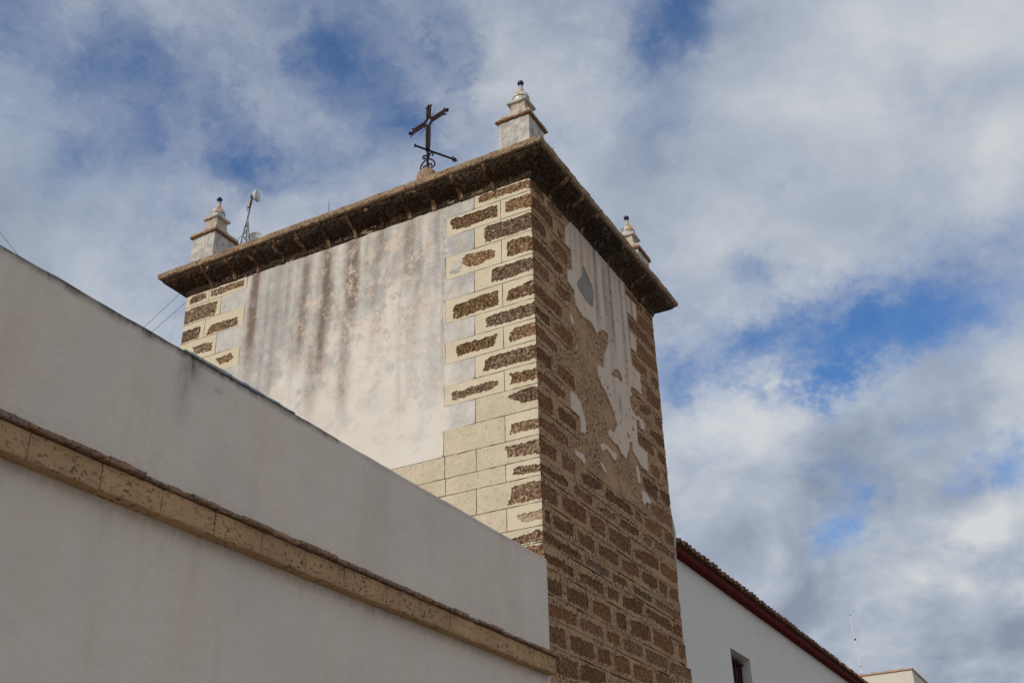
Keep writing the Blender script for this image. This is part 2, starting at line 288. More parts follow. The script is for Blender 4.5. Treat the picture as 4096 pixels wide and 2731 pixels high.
(16,[(2.959,5.265),(3.156,5.263),(3.376,5.259),(3.565,5.261),(3.82,5.287),(3.82,5.175),(3.597,5.163),(3.356,5.178),(3.098,5.168),(2.94,5.179)]),
(17,[(1.934,5.053),(2.126,5.067),(2.296,5.107),(2.545,5.107),(2.463,4.951),(2.326,4.926),(2.215,4.94),(2.055,4.935),(1.929,4.931)]),
(17,[(2.604,5.068),(2.83,5.08),(3.023,5.076),(3.241,5.084),(3.422,5.069),(3.438,4.984),(3.319,4.952),(3.086,4.962),(2.876,4.97),(2.634,4.969)]),
(18,[(1.71,4.813),(1.897,4.836),(1.989,4.832),(1.976,4.673),(1.853,4.672),(1.718,4.679)]),
(18,[(2.092,4.817),(2.336,4.845),(2.684,4.848),(2.69,4.75),(2.72,4.699),(2.541,4.683),(2.3,4.664),(2.096,4.667)]),
(18,[(2.796,4.856),(3.02,4.856),(3.399,4.859),(3.418,4.754),(3.385,4.683),(3.118,4.663),(3.008,4.679),(2.771,4.678)]),
(17,[(3.474,5.039),(3.674,5.104),(3.82,5.112),(3.82,4.951),(3.82,4.961),(3.606,4.962),(3.465,4.943)]),
(18,[(3.613,4.867),(3.832,4.867),(3.815,4.703),(3.69,4.699),(3.587,4.712)]),
(19,[(1.876,4.557),(2.092,4.582),(2.284,4.58),(2.409,4.555),(2.394,4.452),(2.258,4.451),(2.066,4.438),(1.862,4.437)]),
(19,[(2.52,4.582),(2.682,4.583),(2.816,4.573),(3.102,4.597),(3.206,4.58),(3.16,4.451),(2.983,4.45),(2.759,4.44),(2.518,4.445)]),
(19,[(3.236,4.554),(3.51,4.589),(3.817,4.597),(3.953,4.604),(4.004,4.593),(3.971,4.478),(3.705,4.469),(3.429,4.447),(3.212,4.455)]),
(20,[(2.096,4.332),(2.343,4.358),(2.658,4.35),(2.653,4.205),(2.383,4.173),(2.203,4.172),(2.095,4.196)]),
(20,[(2.767,4.355),(3.048,4.369),(3.35,4.37),(3.377,4.302),(3.02,4.252),(2.75,4.216)]),
(20,[(0.0,4.311),(0.216,4.325),(0.395,4.336),(0.4,4.245),(0.406,4.155),(0.288,4.149),(0.172,4.156),(0.0,4.155)]),
(20,[(0.513,4.317),(0.669,4.332),(0.857,4.33),(1.052,4.337),(1.061,4.243),(1.074,4.178),(0.922,4.172),(0.752,4.161),(0.608,4.16),(0.519,4.182)]),
(19,[(1.443,4.549),(1.62,4.557),(1.742,4.568),(1.746,4.453),(1.625,4.443),(1.439,4.448)]),
(20,[(1.161,4.327),(1.318,4.33),(1.483,4.358),(1.48,4.194),(1.33,4.18),(1.162,4.176)]),
(21,[(0.0,4.031),(0.337,4.056),(0.497,4.069),(0.659,4.073),(0.639,3.987),(0.65,3.902),(0.518,3.901),(0.32,3.887),(0.0,3.878)]),
(21,[(0.73,4.065),(0.934,4.093),(1.171,4.087),(1.329,4.102),(1.324,3.992),(1.042,3.944),(0.712,3.913)]),
(20,[(1.596,4.338),(1.789,4.351),(1.991,4.341),(1.994,4.188),(1.758,4.174),(1.642,4.186),(1.59,4.228)])]
PLASTER_R=[(1.051,9.652),(0.883,9.424),(0.86,9.202),(0.884,9.168),(1.009,9.17),(1.024,9.06),(1.02,8.853),(0.875,8.819),(0.874,8.637),(0.993,8.606),(1.054,8.597),(1.043,8.492),(1.094,8.392),(1.286,8.345),(1.474,8.384),(1.591,8.35),(1.677,8.292),(1.82,8.425),(1.963,8.472),(2.033,8.472),(2.029,8.322),(1.893,8.129),(1.806,7.865),(1.755,7.842),(1.683,7.863),(1.622,7.831),(1.625,7.714),(1.647,7.673),(1.737,7.59),(1.844,7.548),(1.959,7.431),(2.058,7.332),(2.084,7.256),(2.127,7.221),(2.017,7.076),(1.902,7.065),(1.811,7.022),(1.829,6.962),(1.975,6.933),(2.108,6.932),(2.156,6.874),(2.306,6.836),(2.342,6.874),(2.426,7.007),(2.476,7.121),(2.576,7.167),(2.562,7.04),(2.705,6.987),(2.777,6.935),(3.048,6.925),(3.062,7.196),(2.788,7.202),(2.751,7.224),(2.768,7.417),(2.775,7.564),(2.884,7.58),(2.908,7.49),(3.038,7.494),(3.062,7.614),(2.874,7.64),(2.783,7.604),(2.684,7.637),(2.618,7.674),(2.603,7.813),(2.683,7.856),(2.657,7.937),(2.689,7.997),(2.821,8.026),(3.039,8.038),(3.052,8.326),(3.022,8.34),(2.774,8.344),(2.772,8.623),(2.98,8.632),(3.016,8.877),(2.764,8.874),(2.773,9.169),(3.11,9.19),(3.128,9.462),(2.781,9.458),(2.767,9.626)]
PLASTER_HOLES=[[(1.125,8.745),(1.26,8.892),(1.325,8.975),(1.337,9.076),(1.394,9.155),(1.486,9.062),(1.626,8.966),(1.652,8.875),(1.604,8.662),(1.541,8.611),(1.411,8.618),(1.304,8.646),(1.181,8.683)],[(2.02,7.872),(2.061,7.944),(2.109,7.938),(2.14,8.006),(2.269,8.064),(2.346,8.043),(2.407,7.987),(2.388,7.933),(2.351,7.894),(2.266,7.925),(2.121,7.889)],[(2.591,7.411),(2.657,7.383),(2.666,7.32),(2.609,7.347)],[(2.408,7.243),(2.503,7.209),(2.472,7.154),(2.42,7.195)],[(2.51,8.106),(2.548,8.086),(2.528,8.03),(2.508,8.059)]]
PLASTER_BITS=[[(0.81,7.136),(0.953,7.147),(1.065,7.097),(1.129,6.984),(1.179,6.907),(1.18,6.779),(1.132,6.737),(1.036,6.708),(1.033,6.898),(0.793,6.905),(0.792,7.048)],[(0.908,8.217),(0.949,8.194),(0.994,8.128),(0.989,8.087),(0.945,8.078),(0.907,8.129)],[(1.031,7.842),(1.047,7.824),(1.041,7.778),(1.022,7.786)],[(0.83,6.42),(0.987,6.44),(1.055,6.449),(1.115,6.393),(1.111,6.361),(1.066,6.337),(0.978,6.359),(0.856,6.361)],[(1.562,6.758),(1.678,6.814),(1.79,6.823),(1.878,6.797),(2.049,6.81),(2.003,6.702),(1.919,6.705),(1.85,6.738),(1.753,6.764),(1.588,6.691)],[(1.502,6.523),(1.582,6.528),(1.681,6.467),(1.668,6.442),(1.613,6.435),(1.541,6.49)],[(2.643,6.877),(2.705,6.882),(2.746,6.827),(2.757,6.677),(2.69,6.65),(2.664,6.722)],[(2.792,6.595),(2.938,6.6),(3.052,6.543),(3.039,6.483),(2.912,6.472),(2.826,6.407),(2.783,6.448)]]

TW, TD = 5.4, 3.82            # tower width (x: -5.4..0) and depth (y: 0..3.82)

# ------------------------------------------------------------------ small helpers
rnd = random.Random(7)
def h2(ix, iy, seed):
    n = (ix.astype(np.int64)*374761393 + iy.astype(np.int64)*668265263 + seed*1442695041) & 0xffffffff
    n = ((n ^ (n >> 13))*1274126177) & 0xffffffff
    n = n ^ (n >> 16)
    return (n & 0xffff)/65535.0
def vn(x, y, seed=0):
    x = np.asarray(x, float); y = np.asarray(y, float)
    ix = np.floor(x); iy = np.floor(y)
    fx = x-ix; fy = y-iy
    fx = fx*fx*(3-2*fx); fy = fy*fy*(3-2*fy)
    a = h2(ix, iy, seed); b = h2(ix+1, iy, seed); c = h2(ix, iy+1, seed); d = h2(ix+1, iy+1, seed)
    return (a*(1-fx)+b*fx)*(1-fy) + (c*(1-fx)+d*fx)*fy
def fbm(x, y, seed=0, octv=4, gain=0.5):
    s = 0; a = 1; t = 0
    for k in range(octv):
        s = s + a*vn(np.asarray(x)*2**k, np.asarray(y)*2**k, seed+k*17)
        t += a; a *= gain
    return s/t
def sstep(a, b, x):
    t = np.clip((np.asarray(x, float)-a)/(b-a), 0, 1)
    return t*t*(3-2*t)

def mesh_obj(name, verts, faces, mat, parent=None, smooth=False, colattr=None):
    me = bpy.data.meshes.new(name)
    me.from_pydata([tuple(map(float, v)) for v in verts], [], [tuple(map(int, f)) for f in faces])
    me.validate(clean_customdata=False)
    if mat is not None:
        me.materials.append(mat)
    if smooth:
        me.polygons.foreach_set('use_smooth', [True]*len(me.polygons))
    if colattr is not None:
        at = me.attributes.new('stain', 'FLOAT_COLOR', 'POINT')
        at.data.foreach_set('color', np.asarray(colattr, np.float32).ravel())
    o = bpy.data.objects.new(name, me)
    COL.objects.link(o)
    if parent is not None:
        o.parent = parent
    return o
def tag(o, label, cat, group=None, kind=None):
    if label: o['label'] = label
    if cat: o['category'] = cat
    if group: o['group'] = group
    if kind: o['kind'] = kind
    return o
def thing(name, loc, label, cat, group=None):
    o = bpy.data.objects.new(name, None)
    o.empty_display_size = 0.3
    o.location = loc
    COL.objects.link(o)
    return tag(o, label, cat, group)

class MB:
    """collects vertices and faces of one mesh"""
    def __init__(s):
        s.v = []; s.f = []
    def add(s, v, f):
        b = len(s.v)
        s.v += [tuple(p) for p in v]
        s.f += [tuple(i+b for i in q) for q in f]
    def box(s, x0, x1, y0, y1, z0, z1):
        v = [(x0,y0,z0),(x1,y0,z0),(x1,y1,z0),(x0,y1,z0),(x0,y0,z1),(x1,y0,z1),(x1,y1,z1),(x0,y1,z1)]
        s.add(v, [(0,3,2,1),(4,5,6,7),(0,1,5,4),(1,2,6,5),(2,3,7,6),(3,0,4,7)])
    def tube(s, pts, r, n=8, cap=True):
        pts = [Vector(p) for p in pts]
        rr = r if isinstance(r, (list, tuple)) else [r]*len(pts)
        b = len(s.v)
        ref = None
        for i, p in enumerate(pts):
            t = (pts[min(i+1, len(pts)-1)] - pts[max(i-1, 0)]).normalized()
            if ref is None:
                ref = t.orthogonal().normalized()
            ref = (ref - t*ref.dot(t)).normalized()
            bi = t.cross(ref)
            for k in range(n):
                a = 2*math.pi*k/n
                s.v.append(tuple(p + (ref*math.cos(a) + bi*math.sin(a))*rr[i]))
        for i in range(len(pts)-1):
            for k in range(n):
                s.f.append((b+i*n+k, b+i*n+(k+1) % n, b+(i+1)*n+(k+1) % n, b+(i+1)*n+k))
        if cap:
            s.f.append(tuple(b+k for k in range(n))[::-1])
            s.f.append(tuple(b+(len(pts)-1)*n+k for k in range(n)))
    def lathe(s, prof, n=24, c=(0,0,0)):
        b = len(s.v)
        for r, z in prof:
            for k in range(n):
                a = 2*math.pi*k/n
                s.v.append((c[0]+r*math.cos(a), c[1]+r*math.sin(a), c[2]+z))
        for i in range(len(prof)-1):
            for k in range(n):
                s.f.append((b+i*n+k, b+i*n+(k+1) % n, b+(i+1)*n+(k+1) % n, b+(i+1)*n+k))
        s.f.append(tuple(b+k for k in range(n))[::-1])
        s.f.append(tuple(b+(len(prof)-1)*n+k for k in range(n)))
    def build(s, name, mat, parent=None, smooth=False):
        return mesh_obj(name, s.v, s.f, mat, parent, smooth)

def obox(p0, p1, w, t, up_=(0,0,1)):
    """bar with rectangular section between two points -> verts, faces"""
    p0 = Vector(p0); p1 = Vector(p1)
    d = (p1-p0).normalized()
    u_ = Vector(up_)
    if abs(d.dot(u_)) > 0.95:
        u_ = Vector((1,0,0))
    a = d.cross(u_).normalized(); b = a.cross(d)
    v = []
    for p in (p0, p1):
        for sa, sb in ((-1,-1),(1,-1),(1,1),(-1,1)):
            v.append(tuple(p + a*sa*w/2 + b*sb*t/2))
    return v, [(3,2,1,0),(4,5,6,7),(0,1,5,4),(1,2,6,5),(2,3,7,6),(3,0,4,7)]

def inside(poly, P):
    poly = np.asarray(poly, float); P = np.asarray(P, float)
    x, y = P[:,0], P[:,1]
    c = np.zeros(len(P), bool)
    n = len(poly); j = n-1
    for i in range(n):
        xi, yi = poly[i]; xj, yj = poly[j]
        m = ((yi > y) != (yj > y)) & (x < (xj-xi)*(y-yi)/((yj-yi) + 1e-15) + xi)
        c ^= m
        j = i
    return c

def jag(poly, step=0.028, amp=0.010, seed=0, fixed=()):
    """break the edges of a traced outline into an irregular, crumbled line"""
    R = random.Random(seed)
    area = sum(poly[i-1][0]*poly[i][1]-poly[i][0]*poly[i-1][1] for i in range(len(poly)))
    if area < 0:
        poly = poly[::-1]
    out = []
    n = len(poly)
    for i in range(n):
        a = poly[i]; b = poly[(i+1) % n]
        fx = any(abs(a[0]-q) < 1e-4 and abs(b[0]-q) < 1e-4 for q in fixed)
        L_ = math.hypot(b[0]-a[0], b[1]-a[1])
        k = max(1, int(round(L_/step)))
        nx, ny = (b[1]-a[1])/max(L_, 1e-6), -(b[0]-a[0])/max(L_, 1e-6)
        for j in range(k):
            t = j/k
            x = a[0]+(b[0]-a[0])*t; y = a[1]+(b[1]-a[1])*t
            if j and not fx:
                d = R.uniform(-1, 1)*amp
                x += nx*d; y += ny*d
            out.append((x, y))
    return out

def cdt(outer, holes=(), spacing=0.08, seed=0, keep_holes=False):
    R = random.Random(seed)
    vs_, ed = [], []
    def loop(pl):
        b = len(vs_)
        for p in pl:
            vs_.append(Vector((p[0], p[1])))
        for i in range(len(pl)):
            ed.append((b+i, b+(i+1) % len(pl)))
    loop(outer)
    for h in holes:
        loop(h)
    a = np.asarray(outer)
    x0, y0 = a.min(0); x1, y1 = a.max(0)
    nx = max(1, int((x1-x0)/spacing)); ny = max(1, int((y1-y0)/spacing))
    pts = []
    for j in range(ny):
        for i in range(nx):
            pts.append((x0+(i+0.5+R.uniform(-.35,.35))*(x1-x0)/nx, y0+(j+0.5+R.uniform(-.35,.35))*(y1-y0)/ny))
    if pts:
        P = np.asarray(pts)
        m = inside(outer, P)
        for h in holes:
            m &= ~inside(h, P)
        for p in P[m]:
            vs_.append(Vector(p))
    V, E, F, *_ = delaunay_2d_cdt(vs_, ed, [], 0, 1e-5)
    V = np.array([(v.x, v.y) for v in V])
    F = np.array([f for f in F if len(f) == 3])
    C = V[F].mean(1)
    m = inside(outer, C)
    for h in holes:
        m &= ~inside(h, C)
    F = F[m]
    # make counter-clockwise
    A = V[F]
    cr = (A[:,1,0]-A[:,0,0])*(A[:,2,1]-A[:,0,1]) - (A[:,1,1]-A[:,0,1])*(A[:,2,0]-A[:,0,0])
    F[cr < 0] = F[cr < 0][:, ::-1]
    return V, F

def boundary(F):
    cnt = {}
    for f in F:
        for i in range(3):
            e = (f[i], f[(i+1) % 3])
            cnt[e] = 1
    return [e for e in cnt if (e[1], e[0]) not in cnt]

_ER = np.array([fbm(np.array([i*0.11]), np.array([0.0]), 5, 3)[0]*0.6 + fbm(np.array([i*0.4]), np.array([3.0]), 9, 2)[0]*0.4 for i in range(1300)])
def wear(z, off=0):
    """how far an arris is worn away at height z"""
    return 0.002 + 0.030*max(0.0, float(_ER[int(z*100+off) % 1300])-0.34)
def place(face, u, z, h):
    """face coordinates -> world; h points out of the wall"""
    if h > -0.03:
        w = 1-abs(u)/0.03
        if w > 0:
            e = wear(z)*w
            h -= e
            u += e if face == 'R' else -e
        elif face == 'R' and u > 3.79 and z > 4.95:
            u -= wear(z, 400)
        elif face == 'L' and u < -5.37:
            u += wear(z, 700)
    if face == 'L':
        return (u, -h, z)
    return (h, u, z)

def relief_sheet(name, face, outer, holes, mat, parent, hfun, back=-0.045, spacing=0.08, seed=0, skip=(), stain=None, smooth=False):
    V, F = cdt(outer, holes, spacing, seed)
    H = hfun(V[:,0], V[:,1])
    flip = (face == 'L')                      # (u,z) seen from outside: L face keeps, R face keeps
    verts = [place(face, V[i,0], V[i,1], H[i]) for i in range(len(V))]
    faces = [tuple(f) for f in F]
    col = None if stain is None else stain(V[:,0], V[:,1])
    bm = {}
    extra = []
    for a, b in boundary(F):
        if any(abs(V[a,0]-q) < 1e-4 and abs(V[b,0]-q) < 1e-4 for q in skip):
            continue
        for i in (a, b):
            if i not in bm:
                bm[i] = len(verts)
                verts.append(place(face, V[i,0], V[i,1], back))
                extra.append(i)
        faces.append((b, a, bm[a], bm[b]))
    if col is not None:
        col = np.concatenate([col, col[extra]]) if extra else col
    return mesh_obj(name, verts, faces, mat, parent, smooth, col)

# ------------------------------------------------------------------ materials
class NT:
    def __init__(s, name):
        s.m = bpy.data.materials.new(name)
        s.m.use_nodes = True
        s.t = s.m.node_tree
        s.N, s.L = s.t.nodes, s.t.links
        s.N.clear()
        s.out = s.N.new('ShaderNodeOutputMaterial')
        s.b = s.N.new('ShaderNodeBsdfPrincipled')
        s.L.new(s.b.outputs[0], s.out.inputs[0])
        s.tc = s.N.new('ShaderNodeTexCoord')
        s.b.inputs['Specular IOR Level'].default_value = 0.25
        s.b.inputs['Roughness'].default_value = 0.9
    def put(s, sock, v):
        if isinstance(v, bpy.types.NodeSocket):
            s.L.new(v, sock)
        else:
            sock.default_value = (*v, 1.0) if (isinstance(v, tuple) and len(v) == 3 and sock.type == 'RGBA') else v
    def vec(s, scale=(1,1,1), world=False, rot=(0,0,0)):
        mp = s.N.new('ShaderNodeMapping')
        if world:
            g = s.N.new('ShaderNodeNewGeometry')
            s.L.new(g.outputs['Position'], mp.inputs[0])
        else:
            s.L.new(s.tc.outputs['Object'], mp.inputs[0])
        mp.inputs['Scale'].default_value = scale
        mp.inputs['Rotation'].default_value = rot
        return mp.outputs[0]
    def noise(s, scale, detail=4, rough=0.55, vec=None, dist=0.0, out=0):
        n = s.N.new('ShaderNodeTexNoise')
        s.L.new(vec if vec is not None else s.vec(world=True), n.inputs['Vector'])
        n.inputs['Scale'].default_value = scale
        n.inputs['Detail'].default_value = detail
        n.inputs['Roughness'].default_value = rough
        n.inputs['Distortion'].default_value = dist
        return n.outputs[out]
    def voro(s, scale, vec=None, feature='F1', out='Distance', rand=1.0):
        n = s.N.new('ShaderNodeTexVoronoi')
        n.feature = feature
        s.L.new(vec if vec is not None else s.vec(world=True), n.inputs['Vector'])
        n.inputs['Scale'].default_value = scale
        n.inputs['Randomness'].default_value = rand
        return n.outputs[out]
    def ramp(s, v, stops, interp='LINEAR'):
        n = s.N.new('ShaderNodeValToRGB')
        s.L.new(v, n.inputs[0])
        n.color_ramp.interpolation = interp
        while len(n.color_ramp.elements) > 1:
            n.color_ramp.elements.remove(n.color_ramp.elements[-1])
        for i, (p, c) in enumerate(stops):
            e = n.color_ramp.elements[0] if i == 0 else n.color_ramp.elements.new(p)
            e.position = p
            e.color = (*c, 1.0) if isinstance(c, tuple) else (c, c, c, 1.0)
        return n.outputs[0]
    def mix(s, f, a, b, mode='MIX'):
        n = s.N.new('ShaderNodeMix')
        n.data_type = 'RGBA'
        n.blend_type = mode
        s.put(n.inputs[0], f); s.put(n.inputs[6], a); s.put(n.inputs[7], b)
        return n.outputs[2]
    def math(s, op, a, b=0.0, clamp=False):
        n = s.N.new('ShaderNodeMath')
        n.operation = op
        n.use_clamp = clamp
        s.put(n.inputs[0], a); s.put(n.inputs[1], b)
        return n.outputs[0]
    def rng(s, v, a, b, lo=0.0, hi=1.0):
        n = s.N.new('ShaderNodeMapRange')
        n.interpolation_type = 'SMOOTHSTEP'
        s.put(n.inputs[0], v)
        for i, q in zip((1,2,3,4), (a,b,lo,hi)):
            n.inputs[i].default_value = q
        return n.outputs[0]
    def rand(s):
        n = s.N.new('ShaderNodeObjectInfo')
        return n.outputs['Random']
    def attr(s, name='stain'):
        n = s.N.new('ShaderNodeAttribute')
        n.attribute_name = name
        sp = s.N.new('ShaderNodeSeparateColor')
        s.L.new(n.outputs['Color'], sp.inputs[0])
        return sp.outputs
    def bump(s, h, dist, strength=1.0, prev=None):
        n = s.N.new('ShaderNodeBump')
        n.inputs['Strength'].default_value = strength
        n.inputs['Distance'].default_value = dist
        s.L.new(h, n.inputs['Height'])
        if prev is not None:
            s.L.new(prev, n.inputs['Normal'])
        return n.outputs[0]
    def done(s, color, normal=None, rough=None):
        s.put(s.b.inputs['Base Color'], color)
        if normal is not None:
            s.L.new(normal, s.b.inputs['Normal'])
        if rough is not None:
            s.put(s.b.inputs['Roughness'], rough)
        return s.m

def m_stone(name, dark, mid, light, lichen=0.0, dist=0.016, sat=(0.92, 1.12), smear=None, val=(0.74, 1.26), speck=0.45):
    t = NT(name)
    v = t.vec(world=True)
    n1 = t.noise(30, 5, 0.78, v)
    n2 = t.noise(9, 4, 0.65, v)
    pit = t.voro(34, v)
    c = t.ramp(n1, [(0.36, dark), (0.49, mid), (0.63, light)])
    pm = t.rng(pit, 0.10, 0.34)
    c = t.mix(t.math('MULTIPLY', t.math('SUBTRACT', 1.0, pm), 0.85), c, dark)
    fl = t.rng(t.voro(55, v), 0.06, 0.14, 1, 0)
    c = t.mix(t.math('MULTIPLY', fl, speck), c, light)
    c = t.mix(t.rng(n2, 0.52, 0.70, 0, 0.35), c, t.mix(0.6, dark, mid))
    r = t.rand()
    hs = t.N.new('ShaderNodeHueSaturation')
    t.put(hs.inputs['Color'], c)
    t.put(hs.inputs['Value'], t.rng(r, 0, 1, val[0], val[1]))
    t.put(hs.inputs['Saturation'], t.rng(t.math('FRACT', t.math('MULTIPLY', r, 7.31)), 0, 1, sat[0], sat[1]))
    t.put(hs.inputs['Hue'], t.rng(t.math('FRACT', t.math('MULTIPLY', r, 13.7)), 0, 1, 0.4965, 0.5035))
    c = hs.outputs[0]
    if smear:
        sm = t.rng(t.noise(12, 6, 0.74, v), 0.585, 0.625, 0, 0.8)
        c = t.mix(sm, c, smear)
    if lichen:
        li = t.rng(t.noise(6, 5, 0.7, v), 0.57, 0.66, 0, lichen)
        li = t.math('MULTIPLY', li, t.rng(t.noise(38, 4, 0.7, v), 0.42, 0.58))
        c = t.mix(li, c, t.ramp(t.noise(60, 2, 0.5, v), [(0.3, (0.14, 0.125, 0.105)), (0.7, (0.36, 0.34, 0.31))]))
        ru = t.rng(t.noise(4, 4, 0.6, t.vec(world=True, scale=(1.3, 0.9, 1))), 0.60, 0.70, 0, 0.7)
        c = t.mix(ru, c, (0.13, 0.060, 0.024))
    h = t.math('ADD', t.math('MULTIPLY', n1, 1.0), t.math('MULTIPLY', pm, 0.45))
    nb = t.bump(h, dist, 1.0)
    nb = t.bump(n2, dist*1.6, 0.8, nb)
    return t.done(c, nb, 0.95)

def m_mortar(name, a, b, dirt, rough=0.0, grime=0.5, rel=0.010):
    t = NT(name)
    v = t.vec(world=True)
    n = t.noise(3.2, 5, 0.6, v)
    n2 = t.noise(26, 4, 0.65, v)
    n3 = t.noise(95, 3, 0.6, v)
    c = t.mix(t.rng(n, 0.36, 0.66), a, b)
    c = t.mix(t.rng(n2, 0.52, 0.72, 0, grime), c, dirt)
    c = t.mix(t.rng(n3, 0.60, 0.72, 0, 0.35), c, dirt)
    # crumbled, pitted areas
    zone = t.rng(t.noise(1.9, 5, 0.65, t.vec(world=True, scale=(1, 1, 1.25))), 0.40, 0.58)
    pits = t.rng(t.noise(27, 5, 0.75, t.vec(world=True, scale=(1, 1, 0.75))), 0.53, 0.60)
    pit = t.math('MULTIPLY', t.math('MULTIPLY', zone, pits), rough)
    c = t.mix(t.math('MULTIPLY', pit, 0.85), c, tuple(x*0.36 for x in dirt))
    hl = t.math('MULTIPLY', t.math('MULTIPLY', zone, t.rng(n3, 0.52, 0.64)), rough*0.5)
    c = t.mix(hl, c, tuple(min(0.75, x*1.35) for x in a))
    nb = t.bump(n2, rel, 0.55)
    nb = t.bump(n3, rel*0.4, 0.6, nb)
    if rough:
        nb = t.bump(t.math('SUBTRACT', 1.0, pit), 0.025, 1.0, nb)
    return t.done(c, nb, 0.93)

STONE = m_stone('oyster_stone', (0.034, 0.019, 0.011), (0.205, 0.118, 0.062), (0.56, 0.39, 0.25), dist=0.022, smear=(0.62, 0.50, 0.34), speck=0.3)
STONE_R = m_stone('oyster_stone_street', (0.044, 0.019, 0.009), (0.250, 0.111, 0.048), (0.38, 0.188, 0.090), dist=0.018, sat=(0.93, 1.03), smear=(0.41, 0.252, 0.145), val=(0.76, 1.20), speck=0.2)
STONE_GREY = m_stone('oyster_stone_grey', (0.050, 0.036, 0.024), (0.150, 0.094, 0.056), (0.26, 0.175, 0.110), dist=0.010, sat=(0.9, 1.0))
STONE_PALE = m_stone('pale_stone', (0.22, 0.14, 0.075), (0.50, 0.36, 0.23), (0.72, 0.58, 0.42), dist=0.008)
CORNICE = m_stone('crusted_cornice_stone', (0.0080, 0.0052, 0.0035), (0.055, 0.034, 0.020), (0.180, 0.115, 0.068), lichen=0.9, dist=0.030)
MORTAR_L = m_mortar('cream_quoin_render', (0.735, 0.640, 0.475), (0.675, 0.580, 0.415), (0.54, 0.45, 0.31), 0.0, 0.4)
MORTAR_RUFF = m_mortar('rough_quoin_render', (0.715, 0.615, 0.455), (0.63, 0.540, 0.385), (0.44, 0.365, 0.25), 0.0, 0.95, 0.020)
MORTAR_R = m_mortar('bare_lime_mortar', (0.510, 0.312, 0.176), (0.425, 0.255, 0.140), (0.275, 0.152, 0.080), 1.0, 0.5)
JOINT = m_mortar('joint_bed', (0.30, 0.225, 0.140), (0.23, 0.17, 0.105), (0.12, 0.085, 0.055), 0.0, 0.6)
def m_joint():
    t = NT('cornice_joint_mortar')
    v = t.vec(world=True)
    c = t.mix(t.rng(t.noise(7, 4, 0.6, v), 0.38, 0.62), (0.34, 0.220, 0.132), (0.19, 0.122, 0.073))
    cr = t.rng(t.noise(6.5, 5, 0.7, v), 0.42, 0.56)
    c = t.mix(t.math('MULTIPLY', cr, 0.92), c, (0.022, 0.014, 0.009))
    c = t.mix(t.rng(t.noise(45, 4, 0.7, v), 0.52, 0.66, 0, 0.7), c, (0.05, 0.034, 0.022))
    return t.done(c, t.bump(t.noise(40, 4, 0.7, v), 0.014, 0.9), 0.95)
JOINT_C = m_joint()
SLAB = m_mortar('cornice_slab_mortar', (0.36, 0.26, 0.17), (0.27, 0.20, 0.135), (0.17, 0.115, 0.08), 0.0, 0.7)

def m_slab():
    t = NT('cornice_slab')
    v = t.vec(world=True)
    c = t.mix(t.rng(t.noise(5, 4, 0.6, v), 0.35, 0.65), (0.47, 0.335, 0.215), (0.34, 0.240, 0.155))
    pk = t.rng(t.noise(7.5, 4, 0.6, t.vec(world=True, scale=(0.5, 0.5, 1.6))), 0.56, 0.66)
    c = t.mix(t.math('MULTIPLY', pk, 0.75), c, (0.52, 0.26, 0.16))
    c = t.mix(t.rng(t.noise(26, 5, 0.75, v), 0.47, 0.62, 0, 0.85), c, (0.085, 0.055, 0.036))
    c = t.mix(t.rng(t.noise(55, 3, 0.6, v), 0.62, 0.70, 0, 0.5), c, (0.62, 0.52, 0.42))
    nb = t.bump(t.noise(40, 5, 0.7, v), 0.02, 0.9)
    return t.done(c, nb, 0.95)
SLAB = m_slab()

